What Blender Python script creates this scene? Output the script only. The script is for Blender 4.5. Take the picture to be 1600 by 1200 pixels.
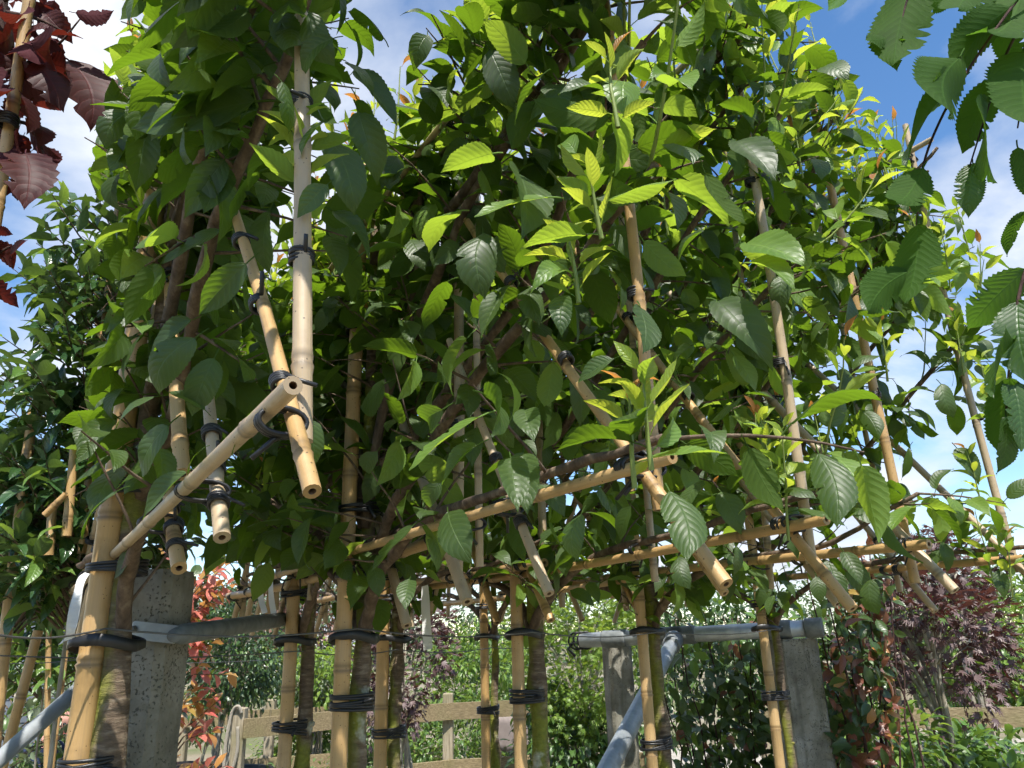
import bpy, math, random
import numpy as np
from mathutils import Matrix, Vector

random.seed(7); rng = np.random.default_rng(7)
for o in list(bpy.data.objects): bpy.data.objects.remove(o)
SC = bpy.context.scene; COL = SC.collection
rad = math.radians

# ------------------------------------------------------------------ camera
F, CX, CY = 1200.0, 800.0, 600.0           # focal length in photo pixels (1600 wide)
PITCH, ROLL = rad(18.4), rad(1.7)
CAM = np.array([0.0, 0.0, 1.5])
fw = np.array([0, math.cos(PITCH), math.sin(PITCH)]); r0 = np.array([1.0, 0, 0]); u0 = np.cross(r0, fw)
RT = r0*math.cos(ROLL) - u0*math.sin(ROLL); UP = r0*math.sin(ROLL) + u0*math.cos(ROLL)
cd = bpy.data.cameras.new('camera'); cam = bpy.data.objects.new('camera', cd); COL.objects.link(cam)
cd.sensor_width = 36; cd.lens = 36*F/1600; cd.clip_start = 0.02; cd.clip_end = 2000
cam.matrix_world = Matrix(((RT[0], UP[0], -fw[0], CAM[0]), (RT[1], UP[1], -fw[1], CAM[1]), (RT[2], UP[2], -fw[2], CAM[2]), (0, 0, 0, 1)))
SC.camera = cam
def ray(x, y): return fw + RT*(x-CX)/F - UP*(y-CY)/F
def at(x, y, Y):                            # point on the pixel's ray at ground distance Y
    d = ray(x, y); return CAM + d*(Y/d[1])
def proj(p):
    d = np.asarray(p) - CAM; z = d@fw
    return CX+F*(d@RT)/z, CY-F*(d@UP)/z, z

# ------------------------------------------------------------------ sky, sun, exposure
SUN_AZ_VEC = np.array([0.15, -0.98]); SUN_EL = rad(62)
SUN_AZ_VEC = SUN_AZ_VEC/np.linalg.norm(SUN_AZ_VEC)
sdir = np.array([SUN_AZ_VEC[0]*math.cos(SUN_EL), SUN_AZ_VEC[1]*math.cos(SUN_EL), math.sin(SUN_EL)])
W = bpy.data.worlds.new('World'); SC.world = W; W.use_nodes = True; W.cycles.sampling_method = 'MANUAL'; W.cycles.sample_map_resolution = 512
nt = W.node_tree; nt.nodes.clear()
def N(t, typ, **kw):
    n = t.nodes.new(typ)
    for k, v in kw.items():
        if k in n.inputs: n.inputs[k].default_value = v
        else: setattr(n, k, v)
    return n
sky = N(nt, 'ShaderNodeTexSky', sky_type='NISHITA', sun_disc=False, sun_elevation=SUN_EL,
        sun_rotation=math.atan2(SUN_AZ_VEC[0], SUN_AZ_VEC[1]), altitude=100, air_density=1.0, dust_density=0.0, ozone_density=2.0)
geo = N(nt, 'ShaderNodeTexCoord')
sep = N(nt, 'ShaderNodeSeparateXYZ'); nt.links.new(geo.outputs['Generated'], sep.inputs[0])
def M_(t, op, a, b=None, clamp=False):
    n = t.nodes.new('ShaderNodeMath'); n.operation = op; n.use_clamp = clamp
    for i, v in enumerate((a, b)):
        if v is None: continue
        if isinstance(v, (int, float)): n.inputs[i].default_value = v
        else: t.links.new(v, n.inputs[i])
    return n.outputs[0]
zz = M_(nt, 'ADD', M_(nt, 'MAXIMUM', sep.outputs[2], 0.0), 0.22)
cmb = N(nt, 'ShaderNodeCombineXYZ')
nt.links.new(M_(nt, 'DIVIDE', sep.outputs[0], zz), cmb.inputs[0]); nt.links.new(M_(nt, 'DIVIDE', sep.outputs[1], zz), cmb.inputs[1])
CLOUD_OFF = (18.46, 1.57, 1.78)
mp = N(nt, 'ShaderNodeMapping'); mp.inputs['Location'].default_value = CLOUD_OFF; nt.links.new(cmb.outputs[0], mp.inputs[0])
n1 = N(nt, 'ShaderNodeTexNoise', Scale=0.75, Detail=9.0, Roughness=0.56, Distortion=0.25); nt.links.new(mp.outputs[0], n1.inputs['Vector'])
n2 = N(nt, 'ShaderNodeTexNoise', Scale=2.6, Detail=6.0, Roughness=0.55); nt.links.new(mp.outputs[0], n2.inputs['Vector'])
cr = N(nt, 'ShaderNodeValToRGB'); cr.color_ramp.elements[0].position = 0.495; cr.color_ramp.elements[1].position = 0.63
nt.links.new(n1.outputs[0], cr.inputs[0])
cc = N(nt, 'ShaderNodeValToRGB'); cc.color_ramp.elements[0].position = 0.3; cc.color_ramp.elements[1].position = 0.7
cc.color_ramp.elements[0].color = (5.2, 5.8, 6.9, 1); cc.color_ramp.elements[1].color = (8.4, 8.6, 8.9, 1)
nt.links.new(n2.outputs[0], cc.inputs[0])
hs_ = N(nt, 'ShaderNodeHueSaturation', Saturation=1.18, Value=1.6); nt.links.new(sky.outputs[0], hs_.inputs['Color'])
mx = N(nt, 'ShaderNodeMix', data_type='RGBA'); nt.links.new(cr.outputs[0], mx.inputs[0]); nt.links.new(hs_.outputs[0], mx.inputs[6]); nt.links.new(cc.outputs[0], mx.inputs[7])
bg = N(nt, 'ShaderNodeBackground', Strength=0.078); nt.links.new(mx.outputs[2], bg.inputs[0])
wo = N(nt, 'ShaderNodeOutputWorld'); nt.links.new(bg.outputs[0], wo.inputs[0])
sl = bpy.data.lights.new('sun', 'SUN'); sl.energy = 5.0; sl.angle = rad(0.53); sl.color = (1, 0.955, 0.88)
so = bpy.data.objects.new('sun', sl); COL.objects.link(so)
so.rotation_euler = Vector((-sdir[0], -sdir[1], -sdir[2])).to_track_quat('-Z', 'Y').to_euler(); so.location = (0, 0, 30)
vs = SC.view_settings; vs.view_transform = 'Standard'; vs.look = 'None'; vs.gamma = 1; vs.use_curve_mapping = False; vs.exposure = 0.86
SC.render.engine = 'CYCLES'
SC.cycles.max_bounces = 4; SC.cycles.transmission_bounces = 3; SC.cycles.diffuse_bounces = 2; SC.cycles.use_light_tree = False; SC.cycles.use_adaptive_sampling = True; SC.cycles.adaptive_threshold = 0.035; SC.cycles.adaptive_min_samples = 24; SC.cycles.glossy_bounces = 2; SC.cycles.caustics_reflective = False; SC.cycles.caustics_refractive = False

# ------------------------------------------------------------------ materials
MATS = {}
def new_mat(name):
    m = bpy.data.materials.new(name); m.use_nodes = True; m.node_tree.nodes.clear(); MATS[name] = m; return m, m.node_tree
def out(t, sh):
    o = t.nodes.new('ShaderNodeOutputMaterial'); t.links.new(sh, o.inputs[0])
def ramp(t, fac, stops):
    r = t.nodes.new('ShaderNodeValToRGB'); e = r.color_ramp.elements
    while len(e) < len(stops): e.new(0.5)
    for i, (p, c) in enumerate(stops): e[i].position = p; e[i].color = (*c, 1)
    t.links.new(fac, r.inputs[0]); return r.outputs[0]
def mixc(t, fac, a, b, mode='MIX'):
    n = t.nodes.new('ShaderNodeMix'); n.data_type = 'RGBA'; n.blend_type = mode
    for i, v in ((0, fac), (6, a), (7, b)):
        if isinstance(v, (int, float)): n.inputs[i].default_value = v
        elif isinstance(v, tuple): n.inputs[i].default_value = (*v, 1)
        else: t.links.new(v, n.inputs[i])
    return n.outputs[2]
def noise(t, scale, detail=4, vec=None, rough=0.55):
    n = N(t, 'ShaderNodeTexNoise', Scale=float(scale), Detail=float(detail), Roughness=rough)
    if vec is not None: t.links.new(vec, n.inputs['Vector'])
    return n.outputs[0]
def objc(t): return t.nodes.new('ShaderNodeTexCoord').outputs['Object']
def bump(t, h, dist=0.002, strength=0.6):
    b = N(t, 'ShaderNodeBump', Strength=strength, Distance=dist); t.links.new(h, b.inputs['Height']); return b.outputs[0]
def pbsdf(t, col, rough=0.6, spec=0.4, normal=None, metal=0.0):
    p = t.nodes.new('ShaderNodeBsdfPrincipled')
    for k, v in (('Base Color', col), ('Roughness', rough)):
        if isinstance(v, tuple): p.inputs[k].default_value = (*v, 1)
        elif isinstance(v, (int, float)): p.inputs[k].default_value = v
        else: t.links.new(v, p.inputs[k])
    p.inputs['Specular IOR Level'].default_value = spec; p.inputs['Metallic'].default_value = metal
    if normal is not None: t.links.new(normal, p.inputs['Normal'])
    return p.outputs[0]

def leaf_mat(name, top_a, top_b, under, trans, rough=0.42, spec=0.5, tw=0.42, nveins=9, vein_col=None, simple=False):
    """two-sided leaf: upper and lower face colours, light coming through, veins on the leaf's own UVs"""
    m, t = new_mat(name)
    oi = t.nodes.new('ShaderNodeObjectInfo'); at_ = t.nodes.new('ShaderNodeAttribute'); at_.attribute_name = 'rnd'
    rnd = M_(t, 'FRACT', M_(t, 'ADD', M_(t, 'MULTIPLY', oi.outputs['Random'], 7.31), at_.outputs['Fac']))
    top = mixc(t, rnd, top_a, top_b)
    nrm = None
    if not simple:
        uv = t.nodes.new('ShaderNodeUVMap'); uv.uv_map = 'uv'
        s = t.nodes.new('ShaderNodeSeparateXYZ'); t.links.new(uv.outputs[0], s.inputs[0])
        au = M_(t, 'MULTIPLY', M_(t, 'ABSOLUTE', M_(t, 'SUBTRACT', s.outputs[0], 0.5)), 2.0)
        ph = M_(t, 'MULTIPLY', M_(t, 'SUBTRACT', s.outputs[1], M_(t, 'MULTIPLY', M_(t, 'POWER', au, 1.35), 0.20)), float(nveins))
        pp = M_(t, 'PINGPONG', ph, 0.5)                       # 0 on a vein, .5 between
        side = M_(t, 'SUBTRACT', 1.0, M_(t, 'MULTIPLY', pp, 7.0), True)
        mid = M_(t, 'SUBTRACT', 1.0, M_(t, 'MULTIPLY', au, 16.0), True)
        vein = M_(t, 'MAXIMUM', M_(t, 'MULTIPLY', side, 0.55), mid)
        pet = M_(t, 'LESS_THAN', s.outputs[1], 0.0)
        vc = vein_col or tuple(min(1, c*2.2+0.02) for c in top_b)
        top = mixc(t, M_(t, 'MULTIPLY', vein, 0.45), top, vc)
        va = t.nodes.new('ShaderNodeVectorMath'); va.operation = 'ADD'; t.links.new(uv.outputs[0], va.inputs[0])
        cx = t.nodes.new('ShaderNodeCombineXYZ'); t.links.new(M_(t, 'MULTIPLY', rnd, 61.0), cx.inputs[0]); t.links.new(M_(t, 'MULTIPLY', rnd, 23.0), cx.inputs[1]); t.links.new(cx.outputs[0], va.inputs[1])
        mot = noise(t, 7, 3, va.outputs[0], 0.65); spot = M_(t, 'MULTIPLY', M_(t, 'SUBTRACT', mot, 0.68, True), 14.0, True)
        top = mixc(t, M_(t, 'MULTIPLY', M_(t, 'SUBTRACT', mot, 0.45, True), 0.9), top, tuple(c*0.55 for c in top_a))
        top = mixc(t, pet, top, vc)
        top = mixc(t, spot, top, (0.11, 0.065, 0.025))
        und = mixc(t, M_(t, 'MULTIPLY', vein, 0.6), under, tuple(min(1, c*1.9) for c in under))
        h = M_(t, 'SUBTRACT', M_(t, 'MULTIPLY', M_(t, 'POWER', pp, 0.6), 1.0), M_(t, 'MULTIPLY', mid, 0.6))
        nrm = bump(t, h, 0.0012, 0.5)
        tr_c = mixc(t, M_(t, 'MULTIPLY', vein, 0.5), trans, tuple(c*0.55 for c in trans))
    else:
        und = mixc(t, 0.0, under, under); tr_c = mixc(t, 0.0, trans, trans)
    tr_c = mixc(t, M_(t, 'MULTIPLY', rnd, 0.45), tr_c, tuple(c*0.62 for c in trans))
    gb = t.nodes.new('ShaderNodeNewGeometry')
    col = mixc(t, gb.outputs['Backfacing'], top, und)
    rg = M_(t, 'ADD', rough, M_(t, 'MULTIPLY', gb.outputs['Backfacing'], 0.3))
    p = pbsdf(t, col, rg, spec, nrm)
    t.links.new(M_(t, 'MULTIPLY', M_(t, 'SUBTRACT', 1.0, M_(t, 'MULTIPLY', gb.outputs['Backfacing'], 0.75)), spec), p.node.inputs['Specular IOR Level'])
    tr = t.nodes.new('ShaderNodeBsdfTranslucent'); t.links.new(tr_c, tr.inputs[0])
    if nrm is not None: t.links.new(nrm, tr.inputs['Normal'])
    ms = t.nodes.new('ShaderNodeMixShader'); ms.inputs[0].default_value = tw
    t.links.new(p, ms.inputs[1]); t.links.new(tr.outputs[0], ms.inputs[2]); out(t, ms.outputs[0])
    return m
leaf_mat('cherry_leaf', (0.030, 0.057, 0.016), (0.056, 0.096, 0.026), (0.046, 0.080, 0.018), (0.195, 0.340, 0.014), rough=0.46, spec=0.5, tw=0.40)
leaf_mat('cherry_leaf_fresh', (0.090, 0.180, 0.035), (0.140, 0.230, 0.045), (0.13, 0.21, 0.06), (0.40, 0.56, 0.04), tw=0.48)
leaf_mat('cherry_leaf_lime', (0.190, 0.300, 0.040), (0.260, 0.340, 0.050), (0.22, 0.30, 0.07), (0.60, 0.68, 0.055), tw=0.52)
leaf_mat('cherry_leaf_bronze', (0.300, 0.170, 0.040), (0.330, 0.110, 0.035), (0.30, 0.15, 0.05), (0.70, 0.30, 0.06), tw=0.48)
leaf_mat('plum_leaf', (0.032, 0.012, 0.013), (0.070, 0.018, 0.018), (0.07, 0.025, 0.03), (0.17, 0.022, 0.012), rough=0.55, spec=0.25, tw=0.33, nveins=8, vein_col=(0.16, 0.03, 0.03))
leaf_mat('hornbeam_leaf', (0.026, 0.066, 0.016), (0.042, 0.092, 0.022), (0.032, 0.074, 0.012), (0.12, 0.26, 0.014), tw=0.42, nveins=13)
leaf_mat('laurel_leaf', (0.018, 0.048, 0.016), (0.036, 0.085, 0.026), (0.09, 0.14, 0.06), (0.16, 0.28, 0.03), rough=0.24, spec=0.6, tw=0.20, nveins=7)
leaf_mat('laurel_leaf_fresh', (0.09, 0.18, 0.04), (0.13, 0.22, 0.05), (0.13, 0.2, 0.06), (0.32, 0.48, 0.05), rough=0.3, tw=0.35)
leaf_mat('silver_leaf', (0.13, 0.17, 0.10), (0.20, 0.24, 0.16), (0.24, 0.27, 0.2), (0.25, 0.32, 0.12), tw=0.25, simple=True)
leaf_mat('jasmine_leaf', (0.030, 0.065, 0.022), (0.060, 0.105, 0.035), (0.08, 0.12, 0.05), (0.18, 0.26, 0.03), rough=0.3, tw=0.3, nveins=7)
leaf_mat('jasmine_leaf_red', (0.16, 0.055, 0.040), (0.20, 0.10, 0.05), (0.16, 0.08, 0.06), (0.45, 0.16, 0.06), rough=0.32, tw=0.3, nveins=7)
leaf_mat('photinia_red', (0.52, 0.10, 0.10), (0.56, 0.22, 0.16), (0.5, 0.22, 0.2), (0.85, 0.26, 0.18), rough=0.3, tw=0.38, nveins=7)
leaf_mat('photinia_orange', (0.42, 0.18, 0.06), (0.30, 0.24, 0.06), (0.35, 0.2, 0.1), (0.75, 0.38, 0.1), rough=0.3, tw=0.38, nveins=7)
leaf_mat('maple_red', (0.105, 0.068, 0.066), (0.165, 0.115, 0.112), (0.12, 0.075, 0.075), (0.20, 0.055, 0.035), tw=0.25, simple=True)
leaf_mat('maple_lime', (0.12, 0.21, 0.03), (0.20, 0.29, 0.05), (0.18, 0.25, 0.06), (0.42, 0.55, 0.06), tw=0.45, simple=True)
leaf_mat('shrub_mid', (0.055, 0.115, 0.030), (0.10, 0.17, 0.045), (0.10, 0.15, 0.06), (0.22, 0.36, 0.04), rough=0.35, tw=0.32, simple=True)
leaf_mat('shrub_bright', (0.12, 0.21, 0.035), (0.19, 0.29, 0.06), (0.16, 0.23, 0.06), (0.36, 0.50, 0.06), rough=0.4, tw=0.38, simple=True)
leaf_mat('shrub_dark', (0.030, 0.062, 0.028), (0.060, 0.100, 0.045), (0.08, 0.12, 0.06), (0.10, 0.18, 0.03), rough=0.32, tw=0.2, simple=True)
leaf_mat('far_green', (0.06, 0.10, 0.05), (0.09, 0.14, 0.06), (0.09, 0.12, 0.07), (0.14, 0.22, 0.05), tw=0.3, simple=True)
leaf_mat('far_brown', (0.15, 0.08, 0.06), (0.19, 0.11, 0.08), (0.17, 0.1, 0.08), (0.22, 0.1, 0.06), tw=0.3, simple=True)

def bamboo(name, a, b, c):
    m, t = new_mat(name)
    co = objc(t); at_ = t.nodes.new('ShaderNodeAttribute'); at_.attribute_name = 'along'
    uv = t.nodes.new('ShaderNodeUVMap'); uv.uv_map = 'uv'
    mp = t.nodes.new('ShaderNodeMapping'); mp.inputs['Scale'].default_value = (14, 1.2, 1); t.links.new(uv.outputs[0], mp.inputs[0])
    oi = t.nodes.new('ShaderNodeObjectInfo')
    base = mixc(t, oi.outputs['Random'], a, b)
    base = mixc(t, M_(t, 'MULTIPLY', M_(t, 'SUBTRACT', noise(t, 3, 5, mp.outputs[0]), 0.42, True), 2.2, True), base, c)
    base = mixc(t, M_(t, 'MULTIPLY', M_(t, 'SUBTRACT', noise(t, 16, 7, co, 0.65), 0.50, True), 2.6, True), base, tuple(x*0.45 for x in a))
    sp = N(t, 'ShaderNodeTexVoronoi', Scale=130.0); t.links.new(co, sp.inputs['Vector'])
    base = mixc(t, M_(t, 'LESS_THAN', sp.outputs['Distance'], 0.11), base, tuple(x*0.25 for x in a))
    base = mixc(t, M_(t, 'MULTIPLY', at_.outputs['Fac'], 0.85), base, tuple(x*0.30 for x in a))
    hh = noise(t, 6, 4, mp.outputs[0])
    out(t, pbsdf(t, base, 0.42, 0.45, bump(t, hh, 0.0006, 0.5))); return m
bamboo('bamboo_gold', (0.42, 0.255, 0.095), (0.45, 0.30, 0.14), (0.32, 0.21, 0.10))
bamboo('bamboo_grey', (0.42, 0.32, 0.20), (0.38, 0.275, 0.155), (0.33, 0.27, 0.20))
m, t = new_mat('cane_inside'); out(t, pbsdf(t, (0.16, 0.10, 0.06), 0.9, 0.1))
def bark(name, a, b, moss=0.0, scale=1.0, lent=0.0):
    m, t = new_mat(name); co = objc(t)
    mp = t.nodes.new('ShaderNodeMapping'); mp.inputs['Scale'].default_value = (1, 1, 4.0) if lent else (1, 1, 0.35); t.links.new(co, mp.inputs[0])
    n_ = noise(t, 28*scale, 7, mp.outputs[0], 0.62)
    col = ramp(t, n_, [(0.3, tuple(x*0.45 for x in a)), (0.52, a), (0.72, b)])
    if moss:
        g = t.nodes.new('ShaderNodeNewGeometry'); s = t.nodes.new('ShaderNodeSeparateXYZ'); t.links.new(g.outputs['Normal'], s.inputs[0])
        f = M_(t, 'ADD', noise(t, 7, 5, co), M_(t, 'MULTIPLY', s.outputs[0], -0.08))
        f = M_(t, 'MULTIPLY', M_(t, 'SUBTRACT', f, 0.55-moss*0.12, True), 7.0, True)
        col = mixc(t, f, col, mixc(t, noise(t, 120, 3, co), (0.10, 0.11, 0.015), (0.24, 0.25, 0.045)))
        f2 = M_(t, 'MULTIPLY', M_(t, 'SUBTRACT', noise(t, 17, 4, co), 0.64, True), 9.0, True)
        col = mixc(t, f2, col, (0.42, 0.42, 0.33))
    out(t, pbsdf(t, col, 0.85, 0.2, bump(t, n_, 0.006, 0.9))); return m
bark('cherry_bark', (0.13, 0.095, 0.065), (0.26, 0.21, 0.15), moss=1.0, lent=1)
bark('twig_bark', (0.12, 0.085, 0.06), (0.22, 0.17, 0.12), scale=2)
bark('pale_bark', (0.30, 0.27, 0.21), (0.46, 0.42, 0.34))
bark('dark_twig', (0.055, 0.030, 0.025), (0.10, 0.06, 0.045), scale=3)
m, t = new_mat('green_stem'); out(t, pbsdf(t, (0.17, 0.22, 0.05), 0.5, 0.4))
m, t = new_mat('red_stem'); out(t, pbsdf(t, (0.20, 0.06, 0.04), 0.5, 0.4))
m, t = new_mat('concrete'); co = objc(t)
n_ = noise(t, 9, 8, co, 0.65); v = N(t, 'ShaderNodeTexVoronoi', Scale=170.0); t.links.new(co, v.inputs['Vector'])
pit = M_(t, 'MULTIPLY', M_(t, 'SUBTRACT', M_(t, 'ADD', noise(t, 210, 2, co), M_(t, 'MULTIPLY', noise(t, 16, 4, co, 0.7), 0.45)), 0.83, True), 14.0, True)
col = ramp(t, n_, [(0.3, (0.085, 0.078, 0.058)), (0.5, (0.20, 0.19, 0.155)), (0.7, (0.31, 0.30, 0.26))])
col = mixc(t, M_(t, 'MULTIPLY', pit, 0.75), col, (0.06, 0.06, 0.05))
mp_ = t.nodes.new('ShaderNodeMapping'); mp_.inputs['Scale'].default_value = (1, 1, .12); t.links.new(co, mp_.inputs[0])
col = mixc(t, M_(t, 'MULTIPLY', M_(t, 'SUBTRACT', noise(t, 30, 5, mp_.outputs[0]), 0.5, True), 3.0, True), col, (0.075, 0.070, 0.05))
col = mixc(t, M_(t, 'MULTIPLY', M_(t, 'SUBTRACT', noise(t, 4, 5, co), 0.5, True), 2.0, True), col, (0.13, 0.13, 0.07))
out(t, pbsdf(t, col, 0.92, 0.2, bump(t, M_(t, 'SUBTRACT', n_, M_(t, 'MULTIPLY', pit, 0.6)), 0.006, 0.8)))
m, t = new_mat('galvanised'); co = objc(t)
n_ = noise(t, 26, 6, co); col = ramp(t, n_, [(0.35, (0.30, 0.33, 0.35)), (0.65, (0.46, 0.49, 0.51))])
out(t, pbsdf(t, col, 0.45, 0.5, bump(t, n_, 0.0008, 0.4), metal=0.45))
m, t = new_mat('grey_plastic'); co = objc(t); n_ = noise(t, 40, 5, co)
out(t, pbsdf(t, ramp(t, n_, [(0.35, (0.10, 0.115, 0.12)), (0.65, (0.17, 0.185, 0.19))]), 0.55, 0.4, bump(t, n_, 0.0006, 0.4)))
m, t = new_mat('black_rubber'); out(t, pbsdf(t, (0.012, 0.012, 0.013), 0.42, 0.45, bump(t, noise(t, 90, 3, objc(t)), 0.001, 0.4)))
m, t = new_mat('steel_wire'); out(t, pbsdf(t, (0.12, 0.12, 0.12), 0.5, 0.5, metal=0.6))
m, t = new_mat('white_tape'); out(t, pbsdf(t, (0.62, 0.62, 0.60), 0.5, 0.4, bump(t, noise(t, 30, 3, objc(t)), 0.002, 0.4)))
def wood(name, a, b, g):
    m, t = new_mat(name); co = objc(t)
    oi = t.nodes.new('ShaderNodeObjectInfo')
    mp = t.nodes.new('ShaderNodeMapping'); mp.inputs['Scale'].default_value = g; t.links.new(co, mp.inputs[0])
    n_ = noise(t, 9, 8, mp.outputs[0], 0.65); col = ramp(t, n_, [(0.3, tuple(x*0.5 for x in a)), (0.5, a), (0.7, b)])
    col = mixc(t, M_(t, 'MULTIPLY', M_(t, 'SUBTRACT', noise(t, 3, 4, co), 0.5, True), 2.2, True), col, (0.17, 0.17, 0.07))
    col = mixc(t, M_(t, 'MULTIPLY', oi.outputs['Random'], 0.3), col, tuple(x*0.6 for x in a))
    out(t, pbsdf(t, col, 0.88, 0.2, bump(t, n_, 0.004, 0.7))); return m
wood('fence_wood', (0.22, 0.17, 0.095), (0.34, 0.27, 0.16), (1.2, 12, 12))
wood('post_wood', (0.31, 0.26, 0.18), (0.46, 0.40, 0.30), (10, 10, 0.8))
m, t = new_mat('rope'); w = N(t, 'ShaderNodeTexWave', Scale=60.0, Distortion=1.0); t.links.new(objc(t), w.inputs['Vector'])
out(t, pbsdf(t, mixc(t, w.outputs['Fac'], (0.30, 0.26, 0.20), (0.5, 0.45, 0.37)), 0.9, 0.1, bump(t, w.outputs['Fac'], 0.004, 0.8)))
m, t = new_mat('pot_black'); out(t, pbsdf(t, (0.018, 0.018, 0.020), 0.5, 0.4, bump(t, noise(t, 30, 3, objc(t)), 0.002, 0.3)))
m, t = new_mat('soil'); n_ = noise(t, 25, 6, objc(t)); out(t, pbsdf(t, ramp(t, n_, [(0.3, (0.04, 0.028, 0.018)), (0.7, (0.11, 0.08, 0.055))]), 0.95, 0.1, bump(t, n_, 0.02, 0.9)))
m, t = new_mat('ground'); co = objc(t); n_ = noise(t, 0.35, 6, co); n2_ = noise(t, 22, 6, co)
col = ramp(t, n_, [(0.38, (0.10, 0.13, 0.045)), (0.5, (0.22, 0.19, 0.13)), (0.62, (0.32, 0.29, 0.23))])
col = mixc(t, M_(t, 'MULTIPLY', n2_, 0.55), col, (0.10, 0.085, 0.06))
out(t, pbsdf(t, col, 0.95, 0.15, bump(t, n2_, 0.02, 0.8)))
m, t = new_mat('path_gravel'); co = objc(t); n_ = noise(t, 45, 5, co); out(t, pbsdf(t, ramp(t, n_, [(0.3, (0.20, 0.18, 0.15)), (0.7, (0.42, 0.39, 0.34))]), 0.95, 0.15, bump(t, n_, 0.012, 0.8)))
m, t = new_mat('grey_cladding'); co = objc(t); n_ = noise(t, 3, 5, co); out(t, pbsdf(t, ramp(t, n_, [(0.3, (0.10, 0.115, 0.135)), (0.7, (0.16, 0.18, 0.205))]), 0.6, 0.4))
m, t = new_mat('roof_slate'); co = objc(t); n_ = noise(t, 5, 6, co); out(t, pbsdf(t, ramp(t, n_, [(0.3, (0.11, 0.11, 0.12)), (0.7, (0.22, 0.22, 0.23))]), 0.7, 0.3, bump(t, n_, 0.02, 0.5)))
m, t = new_mat('white_paint'); out(t, pbsdf(t, (0.68, 0.67, 0.64), 0.6, 0.4, bump(t, noise(t, 12, 4, objc(t)), 0.003, 0.3)))
m, t = new_mat('dark_glass'); out(t, pbsdf(t, (0.02, 0.025, 0.03), 0.08, 0.7))
m, t = new_mat('skin'); n_ = noise(t, 25, 4, objc(t)); out(t, pbsdf(t, mixc(t, n_, (0.50, 0.24, 0.18), (0.60, 0.32, 0.24)), 0.5, 0.4))
m, t = new_mat('hair'); n_ = noise(t, 60, 4, objc(t)); out(t, pbsdf(t, mixc(t, n_, (0.05, 0.035, 0.025), (0.14, 0.10, 0.07)), 0.5, 0.4, bump(t, n_, 0.01, 0.8)))
m, t = new_mat('navy_cloth'); n_ = noise(t, 7, 5, objc(t)); out(t, pbsdf(t, mixc(t, n_, (0.012, 0.018, 0.040), (0.028, 0.038, 0.075)), 0.85, 0.2, bump(t, n_, 0.03, 0.6)))
m, t = new_mat('khaki_cloth'); n_ = noise(t, 7, 5, objc(t)); out(t, pbsdf(t, mixc(t, n_, (0.26, 0.22, 0.16), (0.36, 0.31, 0.23)), 0.85, 0.2, bump(t, n_, 0.03, 0.6)))
m, t = new_mat('eye_dark'); out(t, pbsdf(t, (0.02, 0.015, 0.012), 0.2, 0.5))
m, t = new_mat('lip'); out(t, pbsdf(t, (0.38, 0.12, 0.10), 0.5, 0.4))
m, t = new_mat('shade_net'); n_ = noise(t, 14, 5, objc(t)); out(t, pbsdf(t, mixc(t, n_, (0.16, 0.13, 0.12), (0.26, 0.22, 0.20)), 0.9, 0.1))

# ------------------------------------------------------------------ mesh helpers
def cross(a, b): return np.array([a[1]*b[2]-a[2]*b[1], a[2]*b[0]-a[0]*b[2], a[0]*b[1]-a[1]*b[0]])
def norm(v): v = np.asarray(v, float); return v/(math.sqrt(v[0]*v[0]+v[1]*v[1]+v[2]*v[2])+1e-12)
def nrows(A): return A/(np.sqrt((A*A).sum(1))[:, None]+1e-12)
def mesh_from(name, V, Fc, mats, uv=None, smooth=True, midx=None, attrs=None):
    me = bpy.data.meshes.new(name); me.from_pydata(np.asarray(V, float).tolist() if not isinstance(V, np.ndarray) else V.tolist(), [], Fc)
    for k in mats: me.materials.append(MATS[k])
    if smooth: me.polygons.foreach_set('use_smooth', [True]*len(me.polygons))
    if midx is not None: me.polygons.foreach_set('material_index', midx)
    if uv is not None:
        l = me.uv_layers.new(name='uv'); li = np.empty(len(me.loops), int); me.loops.foreach_get('vertex_index', li)
        l.data.foreach_set('uv', np.asarray(uv, np.float32)[li].ravel())
    for an, av in (attrs or {}).items():
        a = me.attributes.new(an, 'FLOAT', 'POINT'); a.data.foreach_set('value', np.asarray(av, np.float32))
    me.update(); return me
def link(name, me, parent=None):        # meshes are written in world coordinates
    o = bpy.data.objects.new(name, me); COL.objects.link(o)
    if parent is not None:
        o.parent = parent; o.matrix_basis = Matrix.Translation(-PLOC[parent.name])
    return o
PLOC = {}
def thing(name, loc, label, cat, group=None):
    o = bpy.data.objects.new(name, None); COL.objects.link(o); o.location = tuple(map(float, loc)); o.empty_display_size = 0.1
    o['label'] = label; o['category'] = cat
    if group: o['group'] = group
    PLOC[o.name] = Vector(tuple(map(float, loc))); return o
def sub(name, me, part):                     # a sub-part under a mesh part that itself sits at a thing's origin offset
    o = bpy.data.objects.new(name, me); COL.objects.link(o); o.parent = part; return o
def tag(o, label, cat, group=None):
    o['label'] = label; o['category'] = cat
    if group: o['group'] = group
    return o
class MB:
    def __init__(s): s.V = []; s.F = []; s.M = []; s.UV = []; s.A = []
    def add(s, V, Fc, mi=0, uv=None, a=None):
        b = len(s.V); s.V += [tuple(v) for v in V]; s.F += [tuple(i+b for i in f) for f in Fc]; s.M += [mi]*len(Fc)
        s.UV += list(uv) if uv is not None else [(0.5, 0.5)]*len(V); s.A += list(a) if a is not None else [0.0]*len(V)
    def mesh(s, name, mats, smooth=True): return mesh_from(name, s.V, s.F, mats, s.UV, smooth, s.M, {'along': s.A})
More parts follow.
